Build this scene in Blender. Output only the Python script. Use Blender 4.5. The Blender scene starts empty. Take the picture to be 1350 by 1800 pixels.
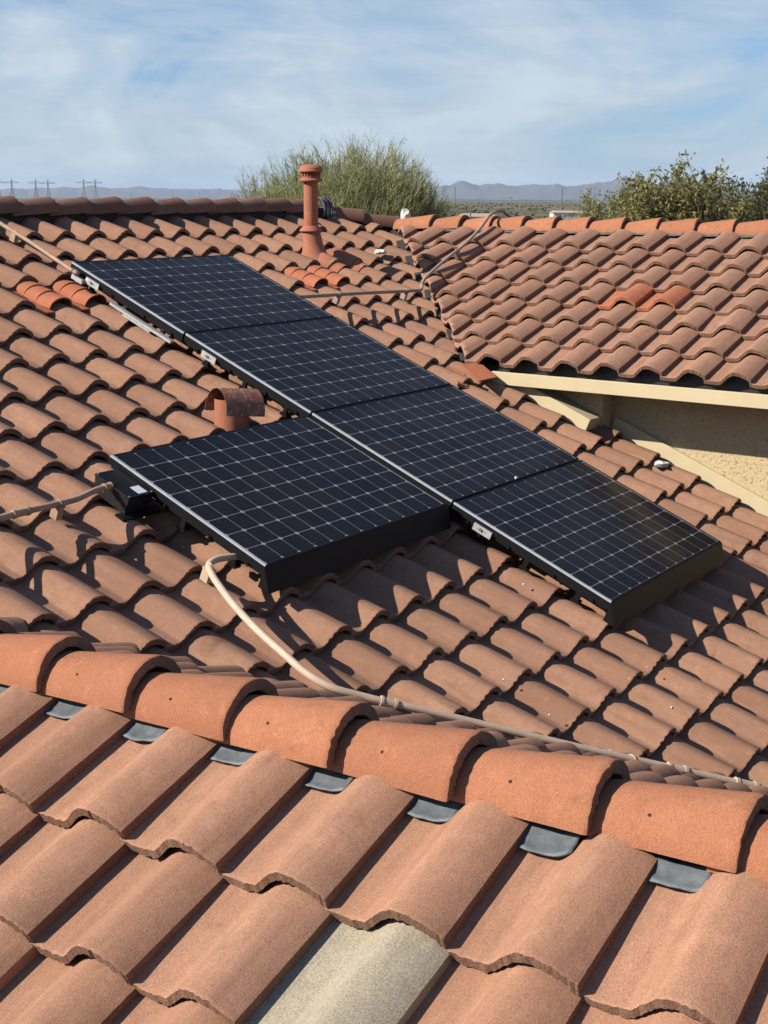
import bpy, bmesh, math, random
import numpy as np
from mathutils import Matrix, Vector, noise as mnoise

rad = math.radians
random.seed(7)
rng = np.random.default_rng(7)
scene = bpy.context.scene
COL = scene.collection

# ------------------------------------------------------------------ camera
CAM = Vector((-6.2116, -6.6972, 0.4142))
YAW, PITCH, ROLL, FPX = 0.971167, 0.227321, -0.006299, 2374.1
fw = Vector((math.sin(YAW) * math.cos(PITCH), math.cos(YAW) * math.cos(PITCH), -math.sin(PITCH)))
rt = Vector((math.cos(YAW), -math.sin(YAW), 0))
dn = fw.cross(rt)
c_, s_ = math.cos(ROLL), math.sin(ROLL)
rt2, dn2 = c_ * rt + s_ * dn, -s_ * rt + c_ * dn
cam_d = bpy.data.cameras.new('camera')
cam_d.sensor_fit = 'HORIZONTAL'
cam_d.sensor_width = 36.0
cam_d.lens = 36.0 * FPX / 1350.0
cam_d.clip_start = 0.05
cam_d.clip_end = 90000
cam = bpy.data.objects.new('camera', cam_d)
COL.objects.link(cam)
cam.matrix_world = Matrix(((rt2.x, -dn2.x, -fw.x, CAM.x), (rt2.y, -dn2.y, -fw.y, CAM.y), (rt2.z, -dn2.z, -fw.z, CAM.z), (0, 0, 0, 1)))
scene.camera = cam

# ------------------------------------------------------------------ sky and sun
SUN_EL = rad(35.0)
SUN_DIR = Vector((-0.78, 0.63, 0)).normalized() * math.cos(SUN_EL) + Vector((0, 0, math.sin(SUN_EL)))
sun_d = bpy.data.lights.new('sun', 'SUN')
sun_d.energy = 5.0
sun_d.angle = rad(0.53)
sun_d.color = (1.0, 0.93, 0.83)
sun = bpy.data.objects.new('sun', sun_d)
COL.objects.link(sun)
sun.rotation_euler = (-SUN_DIR).to_track_quat('-Z', 'Y').to_euler()
sun.location = (-20, 20, 25)

world = bpy.data.worlds.new('World')
scene.world = world
world.use_nodes = True
wt = world.node_tree
wt.nodes.clear()


class NT:
    """tiny helper for building node trees"""
    def __init__(self, tree):
        self.t = tree

    def n(self, typ, _in=None, **props):
        nd = self.t.nodes.new(typ)
        for k, v in props.items():
            setattr(nd, k, v)
        for k, v in (_in or {}).items():
            sock = nd.inputs[k]
            if isinstance(v, bpy.types.NodeSocket):
                self.t.links.new(v, sock)
            else:
                sock.default_value = v
        return nd

    def math(self, op, a, b=0.0, c=0.0, clamp=False):
        return self.n('ShaderNodeMath', {0: a, 1: b, 2: c}, operation=op, use_clamp=clamp).outputs[0]

    def mix(self, fac, a, b, blend='MIX'):
        m = self.n('ShaderNodeMix', None, data_type='RGBA', blend_type=blend, clamp_factor=True)
        for i, v in ((0, fac), (6, a), (7, b)):
            if isinstance(v, bpy.types.NodeSocket):
                self.t.links.new(v, m.inputs[i])
            else:
                m.inputs[i].default_value = v if i == 0 or len(v) == 4 else (*v, 1)
        return m.outputs[2]

    def ramp(self, fac, stops, interp='LINEAR'):
        r = self.n('ShaderNodeValToRGB', {0: fac})
        r.color_ramp.interpolation = interp
        els = r.color_ramp.elements
        while len(els) < len(stops):
            els.new(0.5)
        for e, (p, c) in zip(els, stops):
            e.position = p
            e.color = (c, c, c, 1) if not hasattr(c, '__len__') else (*c, 1)
        return r.outputs[0]

    def noise(self, vec, scale, detail=3.0, rough=0.55, dist=0.0):
        return self.n('ShaderNodeTexNoise', {'Vector': vec, 'Scale': scale, 'Detail': detail, 'Roughness': rough, 'Distortion': dist}).outputs[0]


w = NT(wt)
sky = w.n('ShaderNodeTexSky', None, sky_type='NISHITA', sun_disc=False, sun_elevation=SUN_EL,
          sun_rotation=math.atan2(SUN_DIR.x, SUN_DIR.y), altitude=400, air_density=1.0, dust_density=0.7, ozone_density=3.0)
tc = w.n('ShaderNodeTexCoord')
mp = w.n('ShaderNodeMapping', {'Vector': tc.outputs['Generated'], 'Scale': (1, 1, 2.9), 'Rotation': (rad(4), rad(-3), 0)})
wisp = w.noise(mp.outputs[0], 4.2, 9.0, 0.62, 0.9)
mp2 = w.n('ShaderNodeMapping', {'Vector': tc.outputs['Generated'], 'Scale': (1, 1, 8), 'Location': (3.1, 1.7, 0.4)})
veil = w.noise(mp2.outputs[0], 2.2, 5.0, 0.5, 0.3)
streak = w.noise(mp2.outputs[0], 11.0, 6.0, 0.6, 0.5)
cl = w.math('ADD', w.math('MULTIPLY', wisp, 0.80), w.math('ADD', w.math('MULTIPLY', veil, 0.5), w.math('MULTIPLY', streak, 0.06)))
cloud = w.ramp(cl, [(0.50, 0.12), (0.61, 0.76), (0.74, 0.98)], 'EASE')
shade = w.ramp(w.math('ADD', w.math('MULTIPLY', wisp, 0.75), w.math('MULTIPLY', streak, 0.25)), [(0.36, (4.9, 6.3, 7.7)), (0.62, (7.8, 8.8, 9.6))])
el = w.n('ShaderNodeSeparateXYZ', {0: tc.outputs['Generated']}).outputs[2]
thin = w.ramp(el, [(0.0, 1.0), (0.06, 0.98), (0.145, 0.78), (0.26, 0.32), (0.55, 0.10)])
blue = w.mix(1.0, sky.outputs[0], (0.88, 1.18, 1.58), 'MULTIPLY')
skycol = w.mix(w.math('MULTIPLY', cloud, thin), blue, shade)
bg = w.n('ShaderNodeBackground', {'Color': skycol, 'Strength': 0.05})
wo = w.n('ShaderNodeOutputWorld', {'Surface': bg.outputs[0]})

scene.view_settings.view_transform = 'Standard'
scene.view_settings.look = 'None'
scene.view_settings.exposure = 0.75
scene.view_settings.gamma = 1.0
scene.view_settings.use_curve_mapping = False
scene.render.engine = 'CYCLES'
scene.cycles.use_denoising = True
scene.cycles.max_bounces = 5
scene.cycles.diffuse_bounces = 1
scene.cycles.transparent_max_bounces = 16
scene.cycles.volume_bounces = 1


# ------------------------------------------------------------------ materials
def new_mat(name):
    m = bpy.data.materials.new(name)
    m.use_nodes = True
    m.node_tree.nodes.clear()
    t = NT(m.node_tree)
    b = t.n('ShaderNodeBsdfPrincipled')
    t.n('ShaderNodeOutputMaterial', {'Surface': b.outputs[0]})
    return m, t, b


def simple(name, col, rough=0.6, metal=0.0, var=0.15, scale=20.0, bump=0.0, bscale=200.0, spec=0.5):
    m, t, b = new_mat(name)
    pos = t.n('ShaderNodeNewGeometry').outputs['Position']
    n1 = t.noise(pos, scale, 4)
    dark = tuple(c * (1 - var * 2) for c in col)
    lite = tuple(min(1, c * (1 + var * 2)) for c in col)
    t.t.links.new(t.mix(n1, dark, lite), b.inputs['Base Color'])
    b.inputs['Roughness'].default_value = rough
    b.inputs['Metallic'].default_value = metal
    b.inputs['Specular IOR Level'].default_value = spec
    if bump:
        n2 = t.noise(pos, bscale, 3)
        bp = t.n('ShaderNodeBump', {'Strength': bump, 'Distance': 0.003, 'Height': n2})
        t.t.links.new(bp.outputs[0], b.inputs['Normal'])
    return m


def tile_mat(name, base, grain=0.5, bump=0.35, vary=0.22, stain_amt=0.45, stain=None, across=None):
    """concrete or clay tile: BASE colour, tile-to-tile variation, sand grain, grime patches and pale wear"""
    m, t, b = new_mat(name)
    geo = t.n('ShaderNodeNewGeometry')
    pos = geo.outputs['Position']
    oi = t.n('ShaderNodeObjectInfo')
    rnd = t.math('FRACT', t.math('ADD', oi.outputs['Random'], geo.outputs['Random Per Island']))
    rnd2 = t.math('FRACT', t.math('MULTIPLY', rnd, 17.31))
    stain = stain or tuple(x * 0.42 for x in base)
    dark = (base[0] * (1 - vary), base[1] * (1 - vary), base[2] * (1 - vary * .9))
    lite = (min(1, base[0] * (1 + vary)), min(1, base[1] * (1 + vary * 1.15)), min(1, base[2] * (1 + vary * 1.3)))
    broad = t.noise(pos, 2.3, 4, 0.6)
    mid = t.noise(pos, 16.0, 6, 0.68)
    fine = t.noise(pos, 210.0, 3, 0.75)
    speck = t.noise(pos, 480.0, 1, 0.5)
    c = t.mix(t.ramp(t.math('ADD', t.math('MULTIPLY', rnd, 0.62), t.math('MULTIPLY', broad, 0.38)), [(0.12, 0), (0.88, 1)]), dark, lite)
    c = t.mix(t.math('MULTIPLY', rnd2, 0.30), c, (base[0] * .92, base[1] * 1.06, base[2] * 1.22))
    c = t.mix(t.ramp(mid, [(0.36, 0.50), (0.64, 0.0)]), c, tuple(x * 0.80 for x in base))
    c = t.mix(t.ramp(mid, [(0.58, 0.0), (0.74, 0.45)]), c, tuple(min(1, x * 1.35 + 0.02) for x in base))
    c = t.mix(t.math('MULTIPLY', t.ramp(fine, [(0.40, 1), (0.55, 0)]), grain * 0.75), c, tuple(x * 0.45 for x in base))
    c = t.mix(t.math('MULTIPLY', t.ramp(speck, [(0.60, 0), (0.72, 1)]), grain * 0.7), c, tuple(min(1, x * 1.7 + 0.04) for x in base))
    st = t.noise(pos, 6.5, 7, 0.72, 0.8)
    c = t.mix(t.math('MULTIPLY', t.ramp(st, [(0.55, 0), (0.70, 1)]), t.math('MULTIPLY', stain_amt, t.math('ADD', 0.35, rnd2))), c, stain)
    if across:
        # water streaks and grime running down the slope
        mp_ = t.n('ShaderNodeMapping', {'Vector': pos, 'Scale': across})
        sk = t.noise(mp_.outputs[0], 1.0, 5, 0.65, 0.3)
        c = t.mix(t.math('MULTIPLY', t.ramp(sk, [(0.52, 0), (0.70, 1)]), 0.38), c, tuple(x * 0.50 for x in base))
        c = t.mix(t.math('MULTIPLY', t.ramp(sk, [(0.30, 1), (0.42, 0)]), 0.30), c, tuple(min(1, x * 1.30 + .02) for x in base))
    t.t.links.new(c, b.inputs['Base Color'])
    b.inputs['Roughness'].default_value = 0.9
    b.inputs['Specular IOR Level'].default_value = 0.2
    h = t.math('ADD', t.math('MULTIPLY', fine, 0.9), t.math('MULTIPLY', mid, 0.9))
    bp = t.n('ShaderNodeBump', {'Strength': bump, 'Distance': 0.004, 'Height': h})
    t.t.links.new(bp.outputs[0], b.inputs['Normal'])
    return m


M = {}
M['tile_main'] = tile_mat('concrete_tile_tan', (0.280, 0.146, 0.088), grain=0.6, vary=0.26, across=(26, 3, 3))
M['tile_wing'] = tile_mat('concrete_tile_brown', (0.350, 0.179, 0.107), grain=0.65, vary=0.15, across=(3, 26, 3))
M['tile_side'] = tile_mat('concrete_tile_rose', (0.312, 0.164, 0.102), grain=0.35, vary=0.13, across=(3, 26, 3))
M['tile_edge'] = tile_mat('rough_tile_edge', (0.225, 0.124, 0.080), grain=1.0, bump=1.0)
M['tile_grey'] = tile_mat('weathered_grey_tile', (0.32, 0.268, 0.190), grain=0.8, across=(3, 26, 3), stain=(0.16, 0.14, 0.09), stain_amt=0.7)
M['cap_orange'] = tile_mat('orange_ridge_tile', (0.350, 0.140, 0.070), grain=0.55, bump=0.7, vary=0.18)
M['cap_brown'] = tile_mat('brown_ridge_tile', (0.19, 0.095, 0.062), grain=0.5)
M['clay_orange'] = tile_mat('orange_clay_tile', (0.37, 0.128, 0.064), grain=0.2, bump=0.15, vary=0.10, stain_amt=0.4)
M['underlay'] = simple('dark_roofing_felt', (0.022, 0.019, 0.018), 0.9)
M['hole'] = simple('dark_hole', (0.02, 0.012, 0.01), 0.95)
M['lead'] = simple('grey_flashing', (0.085, 0.097, 0.103), 0.6, 0.0, 0.3, 30, 0.5, 60)
M['black_metal'] = simple('black_anodised_metal', (0.008, 0.008, 0.009), 0.5, 0.0, 0.1, 20, spec=0.12)
M['black_plastic'] = simple('black_plastic', (0.010, 0.010, 0.011), 0.5, 0, 0.2, 30)
M['lit_frame_lip'] = simple('lit_frame_edge', (0.36, 0.37, 0.39), 0.4, 0.1, 0.1, 20)  # pale colour paints sunlight and sky gleam onto the black frame's edge
M['silver'] = simple('silver_metal', (0.55, 0.55, 0.53), 0.42, 0.55, 0.15, 40)
M['white_label'] = simple('white_label', (0.55, 0.57, 0.60), 0.6, 0, 0.02)
M['ink'] = simple('label_ink', (0.02, 0.02, 0.02), 0.7)
M['conduit'] = simple('beige_painted_conduit', (0.46, 0.335, 0.24), 0.6, 0, 0.10, 25, 0.1, 60)
M['conduit_dull'] = simple('weathered_beige_conduit', (0.31, 0.20, 0.130), 0.7, 0, 0.22, 18, 0.2, 60)
M['conduit_grey'] = simple('sun_worn_conduit', (0.27, 0.205, 0.160), 0.7, 0, 0.15, 25, 0.1, 60)
M['vent_paint'] = tile_mat('terracotta_painted_metal', (0.33, 0.118, 0.066), grain=0.15, bump=0.08, vary=0.08, stain=(0.34, 0.20, 0.14), stain_amt=0.6)
M['mortar'] = simple('white_mortar', (0.50, 0.48, 0.44), 0.9, 0, 0.1, 40, 0.8, 60)
M['fascia'] = simple('cream_painted_board', (0.46, 0.375, 0.225), 0.75, 0, 0.05, 6, 0.08, 40)
M['cap_shade'] = simple('opening_shade', (0.02, 0.018, 0.016), 0.9)  # near-black colour paints the shade inside the vent cap


def rust_mat():
    m, t, b = new_mat('rusty_painted_hood')
    pos = t.n('ShaderNodeNewGeometry').outputs['Position']
    a = t.noise(pos, 26, 5, 0.6)
    g = t.noise(pos, 38, 4, 0.55, 0.4)
    c = t.mix(t.ramp(a, [(0.35, 0), (0.65, 1)]), (0.15, 0.048, 0.027), (0.25, 0.082, 0.045))
    c = t.mix(t.ramp(g, [(0.57, 0), (0.60, 1)]), c, (0.20, 0.195, 0.15))
    t.t.links.new(c, b.inputs['Base Color'])
    b.inputs['Roughness'].default_value = 0.65
    return m


def stucco_mat():
    m, t, b = new_mat('cream_stucco')
    pos = t.n('ShaderNodeNewGeometry').outputs['Position']
    lump = t.noise(pos, 38, 5, 0.62, 0.5)
    c = t.mix(t.noise(pos, 3, 4), (0.42, 0.32, 0.178), (0.47, 0.365, 0.21))
    pit = t.ramp(lump, [(0.30, 1), (0.40, 0)])
    c = t.mix(t.math('MULTIPLY', pit, 0.7), c, (0.13, 0.09, 0.05))
    t.t.links.new(c, b.inputs['Base Color'])
    b.inputs['Roughness'].default_value = 0.92
    h = t.ramp(lump, [(0.3, 0), (0.45, 0.8), (0.6, 1)])
    bp = t.n('ShaderNodeBump', {'Strength': 0.8, 'Distance': 0.006, 'Height': h})
    t.t.links.new(bp.outputs[0], b.inputs['Normal'])
    return m


def cell_mat():
    m, t, b = new_mat('solar_cell')
    tcn = t.n('ShaderNodeTexCoord')
    oi = t.n('ShaderNodeObjectInfo')
    sep = t.n('ShaderNodeSeparateXYZ', {0: tcn.outputs['Object']})
    # faint contact lines across the cell
    l = t.math('ABSOLUTE', t.math('SUBTRACT', t.math('FRACT', t.math('MULTIPLY', sep.outputs[1], 1 / 0.0312)), 0.5))
    line = t.ramp(l, [(0.43, 0), (0.48, 1)])
    c = t.mix(oi.outputs['Random'], (0.0055, 0.0056, 0.0066), (0.0064, 0.0068, 0.0095))
    c = t.mix(t.math('MULTIPLY', line, 0.55), c, (0.022, 0.022, 0.025))
    t.t.links.new(c, b.inputs['Base Color'])
    b.inputs['Roughness'].default_value = 0.5
    b.inputs['Specular IOR Level'].default_value = 0.08
    return m


def glass_mat():
    m = bpy.data.materials.new('panel_glass')
    m.use_nodes = True
    m.node_tree.nodes.clear()
    t = NT(m.node_tree)
    # a thin pane reflects alike from both sides: undo the index inversion on its back
    bf = t.n('ShaderNodeNewGeometry').outputs['Backfacing']
    fr = t.n('ShaderNodeFresnel', {'IOR': t.math('ADD', 1.13, t.math('MULTIPLY', bf, 1 / 1.13 - 1.13))})
    tr = t.n('ShaderNodeBsdfTransparent')
    gl = t.n('ShaderNodeBsdfGlossy', {'Roughness': 0.16, 'Color': (1.0, 0.86, 0.72, 1)})
    mx = t.n('ShaderNodeMixShader', {0: fr.outputs[0], 1: tr.outputs[0], 2: gl.outputs[0]})
    # thin film of dust, heavier in patches and run marks
    pos = t.n('ShaderNodeNewGeometry').outputs['Position']
    d1 = t.noise(pos, 3.0, 6, 0.65, 0.5)
    d2 = t.noise(t.n('ShaderNodeMapping', {'Vector': pos, 'Scale': (30, 2.5, 2.5)}).outputs[0], 1.0, 4, 0.6)
    dust = t.math('ADD', t.math('MULTIPLY', t.ramp(d1, [(0.40, 0), (0.72, 1)]), 0.022), t.math('MULTIPLY', t.ramp(d2, [(0.50, 0), (0.75, 1)]), 0.012))
    df = t.n('ShaderNodeBsdfDiffuse', {'Color': (0.42, 0.36, 0.29, 1)})
    mx2 = t.n('ShaderNodeMixShader', {0: dust, 1: mx.outputs[0], 2: df.outputs[0]})
    t.n('ShaderNodeOutputMaterial', {'Surface': mx2.outputs[0]})
    return m


def ground_mat():
    m, t, b = new_mat('desert_ground')
    pos = t.n('ShaderNodeNewGeometry').outputs['Position']
    mpn = t.n('ShaderNodeMapping', {'Vector': pos, 'Rotation': (0, 0, YAW), 'Scale': (0.25, 1, 1)})
    a = t.noise(pos, 0.010, 6, 0.6)
    bb = t.noise(mpn.outputs[0], 0.006, 6, 0.65)
    f = t.noise(pos, 0.09, 4, 0.7)
    c = t.mix(t.ramp(a, [(0.38, 0), (0.62, 1)]), (0.075, 0.078, 0.040), (0.165, 0.13, 0.085))
    c = t.mix(t.ramp(bb, [(0.52, 0), (0.62, 1)]), c, (0.22, 0.175, 0.125))
    c = t.mix(t.ramp(f, [(0.5, 0), (0.62, 0.8)]), c, (0.045, 0.055, 0.026))
    t.t.links.new(c, b.inputs['Base Color'])
    b.inputs['Roughness'].default_value = 0.95
    b.inputs['Specular IOR Level'].default_value = 0.1
    return m


def leaf_mat(name, c1, c2, trans=0.25):
    m = bpy.data.materials.new(name)
    m.use_nodes = True
    m.node_tree.nodes.clear()
    t = NT(m.node_tree)
    geo = t.n('ShaderNodeNewGeometry')
    n1 = t.noise(geo.outputs['Position'], 1.3, 3)
    r = t.math('ADD', t.math('MULTIPLY', geo.outputs['Random Per Island'], 0.6), t.math('MULTIPLY', n1, 0.4))
    c = t.mix(r, c1, c2)
    d = t.n('ShaderNodeBsdfPrincipled', {'Base Color': c, 'Roughness': 0.6, 'Specular IOR Level': 0.3})
    tl = t.n('ShaderNodeBsdfTranslucent', {'Color': c})
    mx = t.n('ShaderNodeMixShader', {0: trans, 1: d.outputs[0], 2: tl.outputs[0]})
    t.n('ShaderNodeOutputMaterial', {'Surface': mx.outputs[0]})
    return m


M['rust'] = rust_mat()
M['stucco'] = stucco_mat()
M['cell'] = cell_mat()
M['glass'] = glass_mat()
M['backsheet'] = simple('white_backsheet', (0.25, 0.25, 0.26), 0.6, 0, 0.02)
M['ground'] = ground_mat()
M['twig'] = leaf_mat('palo_verde_green', (0.20, 0.210, 0.075), (0.33, 0.325, 0.14), 0.0)
M['twig_grey'] = leaf_mat('pale_twigs', (0.22, 0.215, 0.155), (0.32, 0.31, 0.24), 0.0)
M['leaf'] = leaf_mat('olive_leaves', (0.14, 0.135, 0.036), (0.27, 0.235, 0.085), 0.35)
M['leaf_dark'] = leaf_mat('dark_leaves', (0.060, 0.070, 0.024), (0.12, 0.122, 0.045), 0.3)
M['leaf_pale'] = leaf_mat('pale_green_leaves', (0.19, 0.195, 0.060), (0.31, 0.30, 0.12), 0.35)
M['bark'] = simple('bark', (0.11, 0.085, 0.06), 0.9, 0, 0.25, 12, 0.5, 40)
M['hill'] = simple('far_mountain_rock', (0.085, 0.075, 0.07), 0.95, 0, 0.3, 0.002)
M['steel'] = simple('galvanised_steel', (0.22, 0.23, 0.24), 0.6, 0.3, 0.05)
M['pole'] = simple('weathered_pole', (0.17, 0.15, 0.13), 0.8)
M['white_wall'] = simple('white_building', (0.5, 0.48, 0.45), 0.8, 0, 0.03)
M['roof_far'] = simple('far_roof', (0.35, 0.27, 0.2), 0.8)


# ------------------------------------------------------------------ mesh helpers
class MB:
    def __init__(self):
        self.v, self.f, self.mi = [], [], []

    def add(self, vs, fs, mat=0):
        o = len(self.v)
        self.v += [tuple(x) for x in vs]
        self.f += [tuple(i + o for i in f) for f in fs]
        self.mi += [mat] * len(fs)

    def box(self, lo, hi, mat=0, T=None):
        (a, b, c), (d, e, f) = lo, hi
        vs = [Vector(q) for q in ((a, b, c), (d, b, c), (d, e, c), (a, e, c), (a, b, f), (d, b, f), (d, e, f), (a, e, f))]
        if T is not None:
            vs = [T @ q for q in vs]
        self.add(vs, [(0, 3, 2, 1), (4, 5, 6, 7), (0, 1, 5, 4), (1, 2, 6, 5), (2, 3, 7, 6), (3, 0, 4, 7)], mat)

    def bar(self, a, b, r, n=4, r2=None, mat=0, cap=True):
        a, b = Vector(a), Vector(b)
        d = (b - a)
        if d.length < 1e-9:
            return
        d.normalize()
        up = Vector((0, 0, 1)) if abs(d.z) < 0.9 else Vector((1, 0, 0))
        x = d.cross(up).normalized()
        y = d.cross(x)
        r2 = r if r2 is None else r2
        vs = [a + (x * math.cos(2 * math.pi * i / n) + y * math.sin(2 * math.pi * i / n)) * r for i in range(n)]
        vs += [b + (x * math.cos(2 * math.pi * i / n) + y * math.sin(2 * math.pi * i / n)) * r2 for i in range(n)]
        fs = [(i, i + n, (i + 1) % n + n, (i + 1) % n) for i in range(n)]
        if cap:
            fs += [tuple(range(n)), tuple(range(2 * n - 1, n - 1, -1))]
        self.add(vs, fs, mat)

    def tube(self, pts, r, n=12, mat=0, smooth=6):
        P = [Vector(q) for q in pts]
        if smooth:
            Q = []
            E = [P[0] * 2 - P[1]] + P + [P[-1] * 2 - P[-2]]
            for i in range(1, len(E) - 2):
                p0, p1, p2, p3 = E[i - 1:i + 3]
                for k in range(smooth):
                    t = k / smooth
                    Q.append(0.5 * ((2 * p1) + (p2 - p0) * t + (2 * p0 - 5 * p1 + 4 * p2 - p3) * t * t + (3 * p1 - p0 - 3 * p2 + p3) * t ** 3))
            Q.append(P[-1])
            P = Q
        vs, fs = [], []
        x = None
        for i, q in enumerate(P):
            d = (P[min(i + 1, len(P) - 1)] - P[max(i - 1, 0)]).normalized()
            if x is None:
                x = d.cross(Vector((0, 0, 1)))
                if x.length < 1e-3:
                    x = d.cross(Vector((1, 0, 0)))
            x = (x - d * x.dot(d)).normalized()
            y = d.cross(x)
            rr = r[i] if hasattr(r, '__len__') else r
            vs += [q + (x * math.cos(2 * math.pi * k / n) + y * math.sin(2 * math.pi * k / n)) * rr for k in range(n)]
        for i in range(len(P) - 1):
            for k in range(n):
                fs.append((i * n + k, i * n + (k + 1) % n, (i + 1) * n + (k + 1) % n, (i + 1) * n + k))
        fs += [tuple(range(n - 1, -1, -1)), tuple((len(P) - 1) * n + k for k in range(n))]
        self.add(vs, fs, mat)
        return P

    def lathe(self, prof, n=24, mat=0, T=None):
        vs, fs = [], []
        for r, z in prof:
            for k in range(n):
                q = Vector((r * math.cos(2 * math.pi * k / n), r * math.sin(2 * math.pi * k / n), z))
                vs.append(T @ q if T is not None else q)
        for i in range(len(prof) - 1):
            for k in range(n):
                fs.append((i * n + k, i * n + (k + 1) % n, (i + 1) * n + (k + 1) % n, (i + 1) * n + k))
        self.add(vs, fs, mat)

    def mesh(self, name, mats, smooth=None):
        me = bpy.data.meshes.new(name)
        me.from_pydata(self.v, [], self.f)
        for m in (mats if isinstance(mats, (list, tuple)) else [mats]):
            me.materials.append(m)
        me.polygons.foreach_set('material_index', self.mi)
        if smooth is not None:
            me.polygons.foreach_set('use_smooth', [True] * len(self.f))
            me.set_sharp_from_angle(angle=rad(smooth))
        me.update()
        return me


WORLD = {}


def put(name, data, parent=None, mat=Matrix.Identity(4)):
    """link an object so that MAT is its world matrix"""
    o = bpy.data.objects.new(name, data)
    COL.objects.link(o)
    WORLD[o.name] = mat.copy()
    if parent is not None:
        o.parent = parent
        o.matrix_basis = WORLD[parent.name].inverted() @ mat
    else:
        o.matrix_basis = mat
    return o


def thing(name, label, cat, loc=(0, 0, 0), group=None):
    o = put(name, None, None, Matrix.Translation(Vector(loc)))
    o['label'] = label
    o['category'] = cat
    if group:
        o['group'] = group
    return o


def tag(o, label, cat, group=None):
    o['label'] = label
    o['category'] = cat
    if group:
        o['group'] = group
    return o


# ------------------------------------------------------------------ the roof frames
TH = 0.392821
CT, ST, TT = math.cos(TH), math.sin(TH), math.tan(TH)
XA, YA, ZA = Vector((1, 0, 0)), Vector((0, 1, 0)), Vector((0, 0, 1))


def frame(x, y, z, o):
    return Matrix(((x.x, y.x, z.x, o.x), (x.y, y.y, z.y, o.y), (x.z, y.z, z.z, o.z), (0, 0, 0, 1)))


# panel plane: x = along the ridge, y = upslope, z = normal; origin = top left corner of the top panel
PANEL = frame(XA, Vector((0, CT, ST)), Vector((0, -ST, CT)), Vector((0, 0, 0)))
MAIN = PANEL @ Matrix.Translation((0, 0, -0.236))          # base of the tiles of the main slope
CZ = CAM.z


def wing_frame(c):
    """plane Z = CZ + (X-CAMX)*TT - c, rising towards +X; x axis points to -Y"""
    return frame(Vector((0, -1, 0)), Vector((CT, 0, ST)), Vector((-ST, 0, CT)), Vector((0, 0, CZ - CAM.x * TT - c)))


GABLE0 = wing_frame(2.47) @ Matrix.Translation((0, 0, -0.027))
G_PIV = Vector((-3.6, -5.8, -1.0))
G_ROT = Matrix.Translation(G_PIV) @ Matrix.Rotation(0.022, 4, 'Z') @ Matrix.Rotation(-0.011, 4, 'X') @ Matrix.Translation(-G_PIV)
GABLE = G_ROT @ GABLE0      # the wing stands about a degree off square
SIDE = wing_frame(4.77) @ Matrix.Translation((0, 0, -0.020))
G_RIDGE = Vector((-3.53, 0, 0))
g0 = GABLE.inverted()


def plane_z(F, X, Y, off=0.0):
    """world height of the plane z=off of frame F above the plan point X, Y"""
    n = F.to_3x3() @ Vector((0, 0, 1))
    o = F @ Vector((0, 0, off))
    return o.z - (n.x * (X - o.x) + n.y * (Y - o.y)) / n.z


gz = plane_z(GABLE, G_RIDGE.x, -5.8)
BACK = frame(Vector((0, 1, 0)), Vector((-CT, 0, ST)), Vector((ST, 0, CT)), Vector((G_RIDGE.x, 0, gz - 0.06)))

TW, TE, TL, TT_ = 0.3035, 0.333, 0.405, 0.036


def prof(x):
    """height of the tile's upper surface across its width (x in tile widths)"""
    if x < 0.34:
        return 0.006 * ((x - 0.20) / 0.2) ** 2 + 0.001
    if x < 0.68:
        t = (x - 0.34) / 0.34
        return 0.004 + 0.076 * (0.30 * math.sin(math.pi / 2 * t) + 0.70 * (0.5 - 0.5 * math.cos(math.pi * t ** 0.80)))
    return 0.080 * max(0.0, math.cos(math.pi / 2 * (x - 0.68) / 0.47)) ** 0.85


XS_LO = [-0.01, 0.10, 0.22, 0.33, 0.40, 0.43, 0.48, 0.55, 0.63, 0.71, 0.80, 0.88, 0.96, 1.03]
XS_HI = [-0.01, 0.05, 0.10, 0.16, 0.22, 0.28, 0.33, 0.37, 0.40, 0.42, 0.44, 0.47, 0.50, 0.54, 0.58, 0.62, 0.66, 0.70, 0.74, 0.78, 0.82, 0.86, 0.90, 0.94, 0.98, 1.01, 1.03]


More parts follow.
